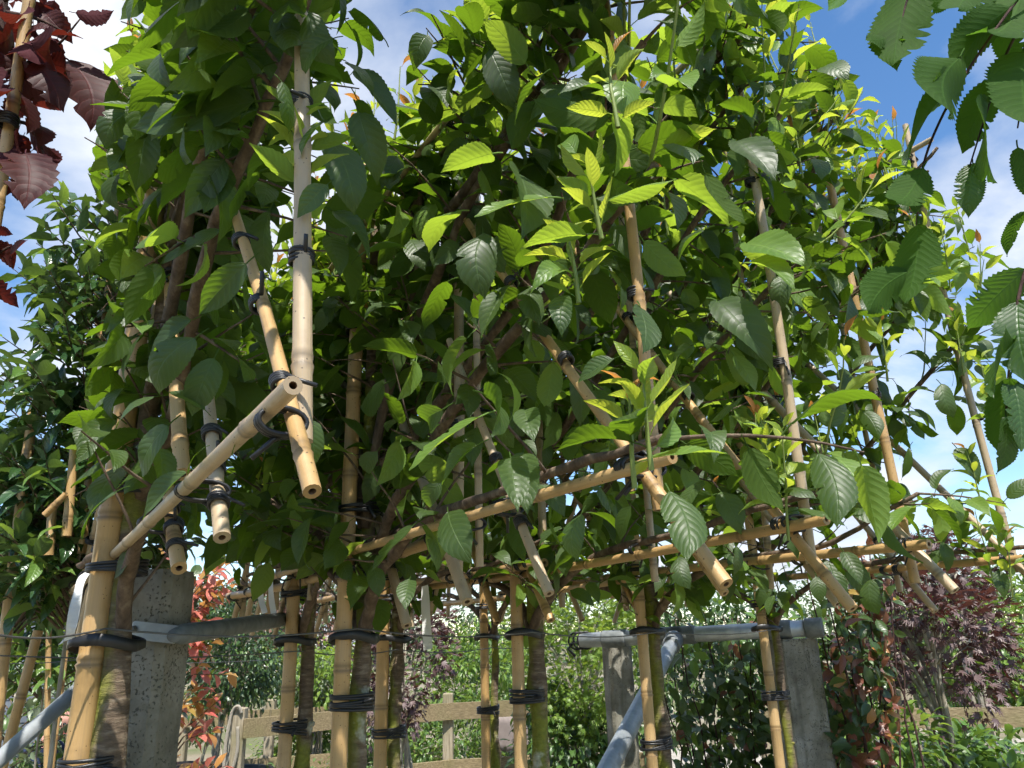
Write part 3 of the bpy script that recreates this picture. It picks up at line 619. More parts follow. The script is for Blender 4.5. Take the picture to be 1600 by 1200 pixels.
# trunk pixel, stake pixel (both at wire level), ground distance, trunk radius, stake radius
ROW = [((189, 985), (152, 985), 1.20, .0235, .0190),
       ((567, 985), (541, 985), 1.45, .0195, .0150),
       ((832, 990), (809, 990), 1.90, .0225, .0148),
       ((1023, 990), (1001, 990), 2.30, .0215, .0158),
       ((1209, 985), (1189, 985), 2.70, .0160, .0165)]
TOPZ = [2.80, 2.46, 2.72, 2.95, 3.0]; LEAFSZ = [.082, .074, .080, .088, .090]; CANER = [.80, .58, .76, .90, .88]; DENS = [1.9, 1.75, 1.6, 1.5, 1.95]
ORD = ['standing against the bracketed concrete post', 'second from the bracketed concrete post', 'third from the bracketed concrete post', 'fourth from the bracketed concrete post',
       'fifth from the bracketed concrete post', 'sixth from the bracketed concrete post', 'seventh from the bracketed concrete post']
TRK = ['pleached cherry with the thickest mossy trunk, ', 'pleached cherry with peeling banded trunk, ', 'pleached cherry with dark trunk, ', 'pleached cherry with knotty moss-spotted trunk, ',
       'pleached cherry with thin crooked trunk, ', 'pleached cherry tree, ', 'pleached cherry tree, ']
STEMS = []
XMAX = np.array([(-300, 1190), (0, 1262), (60, 1290), (130, 1335), (165, 1385), (250, 1415), (300, 1480), (400, 1550), (520, 1585), (700, 1640), (1300, 1640)])
def in_poly(x, y, P):
    c = False; n = len(P)
    for i in range(n):
        (x0, y0), (x1, y1) = P[i], P[i-1]
        if (y0 > y) != (y1 > y) and x < (x1-x0)*(y-y0)/(y1-y0)+x0: c = not c
    return c
GAPS = [[(292, 872), (545, 885), (545, 1000), (292, 1000)], [(690, 905), (800, 905), (800, 1010), (690, 1010)], [(870, 915), (990, 940), (990, 1010), (870, 1010)], [(560, -60), (655, -60), (648, 60), (632, 120), (605, 165), (590, 90)], [(958, -60), (1040, -60), (1018, 60), (1005, 110), (975, 70)], [(1400, 560), (1470, 560), (1500, 700), (1440, 640)], [(1570, 440), (1640, 440), (1640, 780), (1575, 740)]]
def BAR1(x, y): return in_poly(x, y, [(760, 750), (1030, 670), (1030, 740), (770, 810)]) or in_poly(x, y, [(980, 835), (1250, 795), (1450, 835), (1450, 890), (1000, 890)])
def sky_gap(p):                                                   # ragged crown outlines: gaps where the photographed crowns part
    x, y, z = proj(p)
    if x > np.interp(y, XMAX[:, 0], XMAX[:, 1])+ng.normal()*16: return True
    if 528 < x < 594 and 500 < y < 850 and z < 1.45 and ng.random() < .9: return True
    if BAR1(x, y) and ng.random() < .6: return True
    return ng.random() < .93 and any(in_poly(x+ng.normal()*8, y+ng.normal()*8, G) for G in GAPS)
OUTL = np.array([(-200, 205), (0, 195), (100, 178), (200, 150), (260, 150), (330, 185), (450, 175), (600, 140), (760, 118), (850, 120), (1300, 120)])
ng = np.random.default_rng(77)
def no_block(p):                                                  # pruned outline of the first crown: its outer edge, its bare bar ends
    x, y, z = proj(p)
    if x < np.interp(y, OUTL[:, 0], OUTL[:, 1])+ng.normal()*14: return True
    if 425 < x < 510 and 330 < y < 780 and ng.random() < .92: return True
    if x > 640 and z < 1.2 or x > 590 and y > 330 and z < 1.0 or sky_gap(p): return True
    if 528 < x < 594 and 450 < y < 850 and z < 1.45: return True
    if y > 620 and x > 230 and z < 1.0 and ng.random() < .75: return True
    if y > 835 and x > 120: return True
    return False
hg = np.random.default_rng(91)
HAND = {0: [(305, 528, 212, 606, .74), (292, 738, 212, 800, .72), (182, 768, 98, 818, .82), (262, 665, 185, 745, .80), (385, 412, 308, 488, .66), (497, 425, 424, 445, .60), (482, 655, 520, 705, .60), (425, 628, 345, 690, .585), (318, 700, 275, 728, .66),
            (405, 62, 212, 122, .72), (398, 158, 205, 182, .70), (352, 38, 196, 58, .82), (446, 232, 358, 252, .64), (300, 500, 215, 545, .86), (345, 360, 250, 400, .80), (262, 290, 170, 330, .95), (250, 200, 150, 235, .95), (350, 250, 290, 330, .72), (250, 440, 185, 500, .90),
            (420, 330, 390, 420, .76), (555, 110, 622, 178, .78), (560, 175, 590, 270, .75), (520, 220, 575, 300, .74), (600, 60, 560, 10, .78), (540, 95, 600, 120, .72), (220, 860, 170, 900, 1.1), (150, 690, 120, 720, 1.0), (480, 110, 548, 96, .66), (320, 640, 270, 600, .8), (240, 620, 160, 640, .9), (225, 520, 150, 575, .98),
            (335, 560, 300, 640, .8), (250, 700, 260, 760, .86), (420, 170, 330, 210, .74), (455, 30, 380, 5, .7), (405, 268, 325, 310, .70), (330, 270, 395, 330, .74), (300, 130, 225, 200, .8), (520, 330, 590, 380, .8), (560, 400, 620, 350, .85), (505, 190, 452, 240, .58), (440, 128, 484, 192, .58), (520, 60, 450, 88, .60), (512, 288, 466, 332, .58), (482, 20, 520, 82, .60), (430, 20, 468, 70, .62)],
        1: [(908, 803, 882, 868, 0), (1046, 768, 1078, 850, 0), (745, 696, 680, 746, 0), (692, 640, 628, 684, 0), (798, 716, 808, 780, 0), (690, 755, 655, 800, 0), (755, 365, 760, 425, 0), (880, 462, 868, 505, 0), (1000, 480, 1012, 540, 0), (600, 600, 545, 632, 0), (590, 705, 560, 750, 0), (640, 905, 630, 938, 0), (820, 640, 828, 668, 0), (700, 800, 715, 850, 0),
            (845, 120, 790, 180, 0), (770, 240, 700, 256, 8), (715, 330, 650, 352, 8), (810, 270, 850, 330, 0), (620, 270, 560, 320, 0), (900, 240, 860, 200, 8), (700, 440, 640, 480, 0), (960, 560, 900, 590, 0)],
        2: [(1010, 290, 960, 330, 8), (1100, 360, 1040, 400, 0), (1165, 380, 1250, 385, 8), (1170, 410, 1235, 412, 8), (1150, 220, 1210, 250, 0), (1080, 540, 1020, 580, 0), (1160, 620, 1100, 650, 0), (1120, 470, 1210, 510, 0), (950, 700, 930, 760, 0), (985, 790, 960, 840, 0), (1210, 930, 1195, 955, 0), (1060, 870, 1075, 905, 0)],
        3: [(1318, 862, 1346, 905, 0), (1300, 890, 1318, 940, 0), (1275, 900, 1285, 935, 0), (1325, 640, 1305, 685, 0), (1345, 640, 1370, 680, 0), (1290, 500, 1250, 530, 0), (1250, 600, 1215, 625, 0), (1370, 760, 1385, 812, 0), (1360, 905, 1370, 960, 0), (1230, 290, 1190, 330, 0), (1240, 440, 1280, 470, 8), (1225, 820, 1250, 860, 0)],
        4: [(1405, 755, 1430, 780, 0), (1470, 600, 1500, 640, 0), (1495, 700, 1530, 745, 0), (1420, 700, 1400, 745, 0), (1500, 780, 1480, 830, 0), (1580, 830, 1540, 850, 8), (1560, 890, 1570, 930, 0), (1450, 610, 1400, 600, 0)]}
ACC = {1: [(900, 400, .11), (985, 670, .12), (935, 300, .10), (960, 130, .12), (1010, 640, .11)],
       2: [(1225, 790, .16), (1215, 740, .14), (1040, 330, .12), (1190, 700, .1), (990, 110, .16)], 3: [(1290, 720, .16), (1380, 560, .12), (1250, 250, .2)], 4: [(1545, 640, .18), (1530, 770, .16), (1450, 300, .2), (1380, 250, .2), (1500, 560, .18), (1480, 430, .2), (1530, 470, .2), (1510, 380, .18), (1545, 880, .18), (1575, 900, .16), (1340, 200, .2), (1440, 400, .18)], 5: [(1580, 880, .2), (1570, 500, .2)]}
for k, (tp, sp, Y, rt, rs) in enumerate(ROW):
    S = at(tp[0], tp[1], Y); STEMS.append(S); C = std_canes(k, TOPZ[k])
    aim(np.array([-.148, .515])-S[:2] if k == 0 else UD0)
    if k == 0:                                                   # the first panel's ends read off the photograph, on its own plane
        bar = hitp(S, 458, 602, -.017); b2 = hitp(S, 290, 755, -.03)
        C = [c for c in C if c[1][0] < .3 or c[0] == 'crossbar']
        C[0] = ('crossbar', (-.85, 1.64), bar, -.017, .0074, 'bamboo_grey')
        ub, zb = hitp(S, 472, 690, .016); ut, zt = hitp(S, 470, -60, .016); C.append(('upright', (ub, zb), (ut, zt), .016, .0080, 'bamboo_grey'))
        C.append(('diagonal_cane', hitp(S, 488, 768), hitp(S, 352, 290), .0, .0060, 'bamboo_gold'))
        C.append(('diagonal_cane', hitp(S, 347, 840, .012), hitp(S, 325, 620, .012), .012, .0078, 'bamboo_grey'))
        C.append(('diagonal_cane', hitp(S, 280, 888, .012), hitp(S, 262, 760, .012), .012, .0088, 'bamboo_gold'))
        C.append(('diagonal_cane', (.35, 1.70), (-.35, 2.6), .004, .0095, 'bamboo_gold'))
    make_frame(k, S, sp, Y, rs, C, 'bamboo lattice and stake of the cherry tree ' + ORD[k], 'bamboo trellises of the front cherry row')
    th, lv, tw, sh = make_cherry(k, S, rt, TRK[k] + ORD[k], 'front row of pleached cherry trees', bright=.35+.17*k, lsz=LEAFSZ[k], top=TOPZ[k], density=DENS[k], thin=no_block if k == 0 else sky_gap)
    for (x, y, L) in ACC.get(k, []):
        u, z = hitp(S, x, y, -.10); sh(P3(S, u, z-.05, -.10), EZ+UD*.15-ND*.2, L*(.7 if k == 1 else 1), 11, LEAFSZ[k]*.78, .6, True, True)
    if k == 0:
        for (x, y, Y, L) in [(478, 330, .62, .10), (470, 260, .64, .07), (470, 100, .72, .08), (500, 40, .75, .08)]: sh(at(x, y, Y), EZ+np.array([-.1, -.1, 0]), L, 9, .062, .6, True, True)
    for (x0, y0, x1, y1, q) in HAND.get(k, []):                   # the large drooping leaves one can pick out on each panel
        if k == 0: p0 = at(x0, y0, q); p1 = at(x1, y1, q*(.97+.05*hg.random()))
        else: n_ = -.10-.06*hg.random(); p0 = P3(S, *hitp(S, x0, y0, n_), n_); p1 = P3(S, *hitp(S, x1, y1, n_-.02), n_-.02)
        d = p1-p0; v = norm(CAM-p0); L = np.linalg.norm(d); fr = 1 if q != 9 else -.5
        lv.append((leaf_matrix(p0, d, EZ*.75+v*.55*fr+hg.normal(size=3)*.22, L*1.06), 'cherry', 'cherry_leaf' if q != 8 else 'cherry_leaf_fresh'))
    finish_cherry(th, lv, tw)
ROW2 = [((472, 1017), (449, 1017), 1.95, .0195, .0165), ((622, 1015), (598, 1015), 2.45, .0225, .0195), ((768, 1012), (754, 1012), 3.05, .0165, .0165)]
ORD2 = ['behind the rope-hung fence post', 'in front of the small red maple', 'right of the lone fence post']
for k, (tp, sp, Y, rt, rs) in enumerate(ROW2):
    S = at(tp[0], tp[1], Y); C = std_canes(20+k, 2.5)
    make_frame(20+k, S, sp, Y, rs, C, 'bamboo lattice of the back-row cherry ' + ORD2[k], 'bamboo trellises of the back cherry row')
    th, lv, tw, sh = make_cherry(20+k, S, rt, 'back-row pleached cherry tree ' + ORD2[k], 'back row of pleached cherry trees', bright=.4, density=.62, top=2.48, lsz=.085, thin=sky_gap)
    finish_cherry(th, lv, tw)

# ------------------------------------------------------------------ concrete posts, pipes, wires
def post(S, hw, top, rot, label, cham=.012):
    c, s_ = math.cos(rot), math.sin(rot); ax = np.array([c, s_, 0]); ay = np.array([-s_, c, 0]); mb = MB()
    ring = [(-hw+cham, -hw), (hw-cham, -hw), (hw, -hw+cham), (hw, hw-cham), (hw-cham, hw), (-hw+cham, hw), (-hw, hw-cham), (-hw, -hw+cham)]
    g = np.random.default_rng(int(top*1000)); zs = list(np.linspace(0, top-.01, 26))+[top]; V = []
    for i, z in enumerate(zs):
        sh = .96 if i == len(zs)-1 else 1
        for x, y in ring: V.append(np.array([S[0], S[1], z])+ax*(x*sh+g.normal()*.0007)+ay*(y*sh+g.normal()*.0007))
    F_ = [(i*8+j, i*8+(j+1) % 8, (i+1)*8+(j+1) % 8, (i+1)*8+j) for i in range(len(zs)-1) for j in range(8)]+[tuple((len(zs)-1)*8+j for j in range(8)), tuple(range(8))[::-1]]
    mb.add(V, F_); o = link('concrete_post', mb.mesh('post', ['concrete'], smooth=False)); tag(o, label, 'post', 'concrete posts of the support frame'); return o
PA = at(238, 1000, 1.36); PB = at(966, 1050, 3.45); PC = at(1238, 1050, 3.05)
ztop = at(250, 893, 1.36)[2]
post(PA, .046, ztop, -.12, 'pitted concrete post with a flat metal bracket, beside the thickest cherry trunk')
post(PB, .052, at(966, 985, 3.45)[2]-.02, .2, 'concrete post under the free end of the long grey pipe')
post(PC, .080, at(1238, 985, 3.05)[2]-.03, .2, 'wide concrete post at the capped pipe end beside the red-leaved climber')
def pipe_obj(name, P, r, mat, parent=None, sides=16):
    mb = MB(); V, Fc, UV = tube(P, r, sides, True); mb.add(V, Fc, 0, UV); return link(name, mb.mesh(name, [mat]), parent)
def collar(name, c, ax, r, h, mat, parent): return pipe_obj(name, [c-ax*h, c-ax*h*.9, c+ax*h*.9, c+ax*h], [r*.96, r, r, r*.96], mat, parent)
# long pipe over the two far posts with its brace
a = at(908, 1001, 3.36); b = at(1272, 981, 2.95); ax = norm(b-a)
th = thing('support_pipe', (PB[0], PB[1], a[2]-.03), 'long grey horizontal pipe with clamp fittings over two concrete posts', 'pipe')
pipe_obj('tube', [a, b], .029, 'galvanised', th)
for s in (.16, .42, .47, .86): collar('coupling', a+(b-a)*s, ax, .034, .05, 'grey_plastic', th)
collar('end_cap', b, ax, .035, .03, 'grey_plastic', th)
mb = MB()
for s in (-.02, .0, .02): mb.add(*tube([a+ax*s+np.array([math.cos(q), 0, math.sin(q)])*.034 for q in np.linspace(0, 6.28, 14)], .004, 6)[:2])
mb.add(*tube([a-ax*.03, a-ax*.06-EZ*.03, a-ax*.03-EZ*.06], .006, 6)[:2]); link('wire_clamp', mb.mesh('clamp', ['black_rubber']), th)
j = a+(b-a)*.44
th = thing('pipe_brace', at(905, 1290, 1.95), 'sloping bare metal pipe propping up the long grey pipe', 'pipe')
e = at(905, 1290, 1.95); dd = norm(e-j); e0 = j+dd*((0-j[2])/dd[2]) if dd[2] < 0 else e
pipe_obj('tube', [j+dd*.07, e0], .0265, 'galvanised', th); collar('socket', j+dd*.09, dd, .035, .045, 'grey_plastic', th)
PLOC[th.name] = Vector(PLOC[th.name])
# bracket pipe on the first post
a = PA+np.array([.02, -.052, 0]); a[2] = at(240, 988, 1.30)[2]
p0 = at(205, 984, 1.30); p1 = at(278, 992, 1.30); p2 = at(440, 968, 1.95)
th = thing('bracket_pipe', (PA[0], PA[1], a[2]), 'grey plastic-sleeved pipe bolted by a flat bracket to the pitted post', 'pipe')
mb = MB(); q = at(240, 986, 1.30); box(mb, (p0+p1)/2, norm(p1-p0), EY, cross(norm(p1-p0), EY), np.linalg.norm(p1-p0)/2, .003, .014, .0025); link('bracket', mb.mesh('bracket', ['galvanised'], False), th)
mb = MB(); bc = at(209, 983, 1.296); mb.add(*tube([bc, bc-EY*.004, bc-EY*.007], [.006, .006, .004], 6)[:2]); link('bolt', mb.mesh('bolt', ['steel_wire'], False), th)
dd = norm(p2-p1); pipe_obj('sleeve', [p1-dd*.02, p1+dd*.02, p1+dd*.3, p2-dd*.3, p2-dd*.27, p2], [.010, .0165, .0165, .0165, .0175, .0165], 'grey_plastic', th)
# sloping brace at the lower left, running down from the first post
j = at(196, 1012, 1.42); m_ = at(0, 1186, 1.30); dd = norm(m_-j); e0 = j+dd*(-j[2]/dd[2])
th = thing('post_brace', e0, 'thin sloping metal pipe running down from the pitted concrete post', 'pipe')
pipe_obj('tube', [j, e0], .0125, 'galvanised', th)
def wire(pts, r, label, grp=None):
    P = []
    for i in range(len(pts)-1):
        for s in np.linspace(0, 1, 9, endpoint=False): P.append(pts[i]+(pts[i+1]-pts[i])*s-EZ*.012*math.sin(math.pi*s))
    P.append(pts[-1]); o = link('support_wire', mesh_from('wire', *tube(P, r, 6, True)[:2], ['steel_wire'])); tag(o, label, 'wire', grp or 'wires along the tree rows')
w0 = at(-60, 982, .95)
front = [w0]+[np.array([S[0], S[1], S[2]])+np.array([0, -.045, 0]) for S in [at(tp[0], tp[1]-2, Y) for tp, sp, Y, a_, b_ in ROW[:5]]]
wire(front, .0016, 'upper steel wire strapped to the front cherry trunks')
back = [at(-60, 1022, 1.5)]+[at(tp[0], tp[1], Y)+np.array([0, -.035, 0]) for tp, sp, Y, a_, b_ in ROW2]+[at(905, 1003, 3.36)]
wire(back, .0016, 'dark lower wire strapped to the back-row cherry trunks')
wire([at(-60, 1032, 2.6), at(130, 1030, 2.7), at(420, 1031, 3.6)], .0016, 'pale thin wire running through the variegated evergreen')

# ------------------------------------------------------------------ white plastic label strips
def ribbon(pts, w, label):
    P = smooth_path(pts, 8); V = []; n = len(P)
    for i, p in enumerate(P):
        sd = norm(np.array([1, .25*math.sin(i*.4), .25])); th_ = np.array([0, .0006, 0]); ww = w*(.7+.3*math.sin(min(1, i/n*3)*1.57))
        V += [p-sd*ww-th_, p+sd*ww-th_, p+sd*ww+th_, p-sd*ww+th_]
    F_ = [(i*4+q, i*4+(q+1) % 4, (i+1)*4+(q+1) % 4, (i+1)*4+q) for i in range(n-1) for q in range(4)]+[(3, 2, 1, 0), tuple((n-1)*4+q for q in range(4))]
    o = link('label_strip', mesh_from('strip', V, F_, ['white_tape'], smooth=False)); tag(o, label, 'label', 'blank white label strips hanging from trees')
ribbon([at(143, 890, 1.27), at(128, 905, 1.26), at(119, 940, 1.25), at(112, 980, 1.25), at(108, 1000, 1.26)], .0085, 'white strip curling beside the golden stake of the thickest cherry trunk')
ribbon([at(404, 880, 1.9), at(408, 905, 1.9), at(408, 935, 1.9), at(414, 958, 1.9)], .0065, 'short white strip hanging over the grey sleeved pipe')
ribbon([at(416, 878, 1.88), at(422, 905, 1.88), at(424, 935, 1.88), at(428, 960, 1.88)], .0065, 'longer white strip dangling beside a shorter one above the sleeved pipe')
ribbon([at(664, 915, 2.2), at(665, 950, 2.2), at(667, 985, 2.2), at(669, 1015, 2.2)], .0125, 'wide white strip hanging in front of the small red maple')

# ------------------------------------------------------------------ overhanging hornbeam branch, upper right
th = thing('hornbeam_branch', at(1600, -60, .80), 'drooping branch with saw-edged holed green leaves hanging into the view', 'branch')
HB = [([(1620, -40), (1560, 40), (1500, 130), (1455, 220), (1437, 290), (1431, 380), (1423, 470)], .80), ([(1600, 30), (1570, 90), (1545, 165), (1515, 260)], .82),
      ([(1640, 330), (1600, 430), (1583, 520), (1575, 600), (1570, 690)], .74), ([(1430, -40), (1412, 20), (1402, 80)], .86), ([(1640, 40), (1605, 120), (1590, 200)], .8)]
for pts, Y in HB:
    P = smooth_path([at(x, y, Y) for x, y in pts], 6); link('twig', mesh_from('twig', *tube(P, np.linspace(.0022, .0009, len(P)), 6)[:2], ['dark_twig']), th)
HL = [(1422, -30, 1398, 112, .86), (1405, 55, 1352, 72, .87), (1410, 60, 1402, 105, .85), (1580, 10, 1480, 130, .80), (1600, -20, 1530, 120, .83), (1500, 125, 1400, 245, .80),  (1440, 265, 1415, 335, .78), (1442, 262, 1392, 345, .77), (1434, 350, 1425, 480, .77), (1428, 420, 1352, 492, .78), (1560, 120, 1500, 235, .82), (1545, 160, 1522, 280, .81),
      (1520, 255, 1518, 322, .82), (1600, 80, 1575, 225, .8), (1602, 330, 1572, 395, .75), (1604, 420, 1510, 515, .74), (1590, 470, 1602, 575, .74), (1583, 530, 1535, 610, .73), (1578, 590, 1553, 700, .73), (1572, 650, 1562, 735, .73),
      (1580, 590, 1605, 690, .74), (1545, -30, 1500, 25, .84), (1495, 0, 1440, 5, .85), (1345, -30, 1312, 12, .86), (1590, 230, 1615, 330, .78), (1560, 30, 1600, 110, .82), (1500, 90, 1470, 190, .79)]
g = np.random.default_rng(11); lv = []
for x0, y0, x1, y1, Y in HL:
    p0 = at(x0, y0, Y); p1 = at(x1, y1, Y+g.normal()*.03); d = p1-p0; L = np.linalg.norm(d)*1.08
    lv.append((leaf_matrix(p0, d, norm(EZ*.4+(EY if g.random() < .75 else -EY)*.8+g.normal(size=3)*.35), L), 'hornbeam', 'hornbeam_leaf'))
put_leaves(th, lv)

# ------------------------------------------------------------------ purple-leaved plum, upper left
s0 = at(46, -20, .98); s1 = at(-6, 300, .98); d = norm(s1-s0); base = s1+d*(-s1[2]/d[2]); topc = s0-d*.35
gx = np.array([base[0], base[1], 0])
th = thing('bamboo_stake', gx, 'pale bamboo stake tied beside the purple-leaved plum', 'bamboo stake')
link('cane', cane_mesh(base, topc, .0095, 5, .002, 'bamboo_gold'), th)
tc = at(12, 190, .97); link('tie', tie_mesh(tc, d, .013, .013, EX, 4, .0028, True, 4), th)
th = thing('plum_tree', (base[0]-.10, base[1]+.06, 0), 'purple-leaved plum tree with holed dark red leaves', 'plum tree')
tr = smooth_path([np.array([base[0]-.10, base[1]+.06, 0]), base+np.array([-.1, .06, .8]), at(-40, 300, 1.04), at(-10, 120, 1.04), at(10, -60, 1.05)], 8)
link('trunk', mesh_from('trunk', *tube(tr, np.linspace(.02, .008, len(tr)), 10, True, .04, 2)[:2], ['dark_twig']), th)
for pts in ([(-10, 120), (40, 100), (90, 70), (125, 30)], [(-20, 200), (20, 190), (50, 200), (70, 245)], [(10, 20), (60, 30), (110, 55)], [(-30, 260), (20, 240), (60, 270)], [(-50, 420), (-10, 400), (15, 385)], [(5, 0), (60, -20), (140, -20)]):
    P = smooth_path([at(x, y, 1.0) for x, y in pts], 6); link('branch', mesh_from('branch', *tube(P, np.linspace(.0045, .0012, len(P)), 6)[:2], ['dark_twig']), th)
PL = [(118, 20, 185, 28), (108, 95, 172, 160), (70, 100, 145, 110), (60, 60, 130, 40), (40, 60, 70, 20), (70, 20, 100, 45), (50, 70, 140, 90), (55, 95, 95, 165), (80, 85, 110, 150), (20, 165, 105, 222), (45, 190, 85, 260), (30, 200, 20, 250),
      (10, 210, 40, 260), (60, 240, 75, 312), (40, 240, 35, 305), (-10, 140, 30, 190), (-20, 60, 20, 110), (15, 30, 40, 90), (-15, 10, 30, 40), (-20, 380, 55, 412), (-5, 360, 12, 362), (18, 400, 40, 370), (-30, 440, 38, 478), (-20, 100, 10, 160),
      (70, 50, 30, 110), (85, 0, 70, 60), (130, -30, 150, 5), (-10, 200, 15, 270), (35, 150, 60, 210), (20, 110, 45, 150), (-30, 20, 10, 70), (45, 10, 20, 60), (90, 60, 60, 120)]
g = np.random.default_rng(12); lv = []
for x0, y0, x1, y1 in PL:
    Y = .94+.1*g.random(); p0 = at(x0, y0, Y); p1 = at(x1, y1, Y+g.normal()*.03)
    lv.append((leaf_matrix(p0, p1-p0, norm(EZ*.7+EY*(.6 if g.random() < .6 else -.6)+g.normal(size=3)*.4), np.linalg.norm(p1-p0)*.92), 'plum', 'plum_leaf'))
for i in range(90):
    Y = 1.0+.14*g.random(); p0 = at(-60+125*g.random()**1.3, -30+330*g.random(), Y); d = rnd_dir(g)+np.array([.4, 0, -.6])
    if proj(p0)[1] > 260 and proj(p0)[0] > 30: continue
    lv.append((leaf_matrix(p0, d, EZ+g.normal(size=3)*.5, .042+.02*g.random()), 'plum', 'plum_leaf'))
put_leaves(th, lv)

# ------------------------------------------------------------------ evergreen laurels trained on canes, left
def column_tree(name, axis_px, Y, z0, z1, hw, dp, n, kind, mats, wts, size, label, cat, stakes=(), nind=300, group=None, trunk_r=.016, lean=0.0, bark_='pale_bark'):
    b = at(axis_px[0], axis_px[1], Y); b[2] = 0; th = thing(name, b, label, cat, group); g = np.random.default_rng(int(axis_px[0]*7+Y*100)); lv = []; mb = MB()
    tr = [b+EZ*z+np.array([math.sin(z*3)*.012, math.cos(z*2)*.01, 0]) for z in np.linspace(0, z1-.1, 20)]
    link('trunk', mesh_from('trunk', *tube(tr, np.linspace(trunk_r, trunk_r*.35, 20), 10, True, .05, 3)[:2], [bark_]), th)
    nc = max(6, n//9)
    for c in range(nc):
        z = z0+(z1-z0)*(c+g.random())/nc; a = g.random()*6.28; rr = math.sqrt(g.random())*(1-.25*((z-z0)/(z1-z0))**3)
        p = b+np.array([hw*rr*math.cos(a), dp*rr*math.sin(a), z]); od = norm(np.array([math.cos(a), math.sin(a), .55+g.normal()*.2])); Ls = .10+.08*g.random()
        q0 = b+EZ*(z-.05)+(p-b-EZ*z)*.3
        mb.add(*tube([q0, (q0+p)/2+EZ*.01, p, p+od*Ls], [.004, .003, .0022, .001], 5, False)[:2])
        for i in range(9):
            s = (i+.5)/9; bb = p+od*Ls*(s-.1); a2 = i*2.4+c; e1 = norm(cross(od, EX)); e2 = cross(od, e1); rdl = e1*math.cos(a2)+e2*math.sin(a2)
            d = od*(.3+.5*s)+rdl*.85+EZ*(.05-.25*g.random()); mi = g.choice(len(mats), p=wts)
            if s > .75 and len(mats) > 1 and g.random() < .22: mi = 1
            lv.append((leaf_matrix(bb, d, EZ+rdl*.3+g.normal(size=3)*.25, size*(.7+.5*g.random())), kind, mats[mi]))
    o = link('twigs', mb.mesh('twigs', ['twig_bark']), th); o['kind'] = 'stuff'
    put_leaves(th, lv, nind); return th
L1 = [('laurel_leaf', 'laurel_leaf_fresh'), (.90, .10)]
column_tree('laurel_tree', (112, 1010), 2.05, 1.60, 2.70, .14, .26, 2400, 'laurel', *L1, .078, 'dense glossy evergreen laurel screen with bare bamboo ends, left of the thickest cherry', 'laurel', group='trained evergreen laurels', trunk_r=.008)
column_tree('laurel_tree', (8, 1010), 2.20, 1.60, 2.08, .12, .22, 900, 'laurel', *L1, .082, 'glossy laurel with its mottled trunk and paired stakes bare, at the dark wire end', 'laurel', group='trained evergreen laurels')
column_tree('laurel_tree', (84, 1010), 3.6, 1.36, 1.88, .18, .2, 800, 'laurel', ('laurel_leaf_fresh', 'laurel_leaf'), (.55, .45), .095, 'young bright laurel on two slim canes, behind the thickest cherry stake', 'laurel', group='trained evergreen laurels', trunk_r=.007)
column_tree('variegated_shrub', (40, 1010), 4.4, .15, 1.40, .34, .3, 1700, 'laurel', ('silver_leaf', 'shrub_mid'), (.75, .25), .085, 'pale grey-green variegated evergreen shrub in front of the crouching person', 'shrub')
def canes(pts, label, group=None, mat='bamboo_gold'):
    for i, (x0, y0, x1, y1, Y, r) in enumerate(pts):
        p0 = at(x0, y0, Y); p1 = at(x1, y1, Y); d = p1-p0
        if p1[2] < 1.25: p1 = p0+d*((0-p0[2])/d[2])
        o = link('bamboo_cane', cane_mesh(p1, p0, r, 400+i+int(x0), .004, mat)); tag(o, label[i], 'bamboo cane', 'loose canes of the laurel screen' if group is None else group)
canes([(190, 280, 128, 865, 1.92, .0105), (52, 640, -12, 1190, 1.9, .0135), (60, 985, 2, 1195, 2.05, .013), (126, 835, 84, 1195, 3.4, .012), (78, 905, 76, 1195, 3.4, .012)],
      ['long golden cane rising through the dense laurel screen', 'thick cane in front of the laurel with the bare mottled trunk', 'cane tied to the bare mottled laurel trunk', 'slim leaning cane rising above the young bright laurel', 'slim upright cane in the young bright laurel'])
canes([(116, 700, 104, 838, 1.78, .0105), (103, 772, 70, 805, 1.70, .0075), (82, 790, 76, 868, 1.80, .0105), (132, 835, 128, 850, 1.84, .008)],
      ['short pale cane stub with a clean cut top, in the laurel screen', 'short cane crosspiece tied to the cut stub, in the laurel screen', 'short brown cane stub hanging under the laurel crosspiece', 'tiny cane end below the laurel screen'])

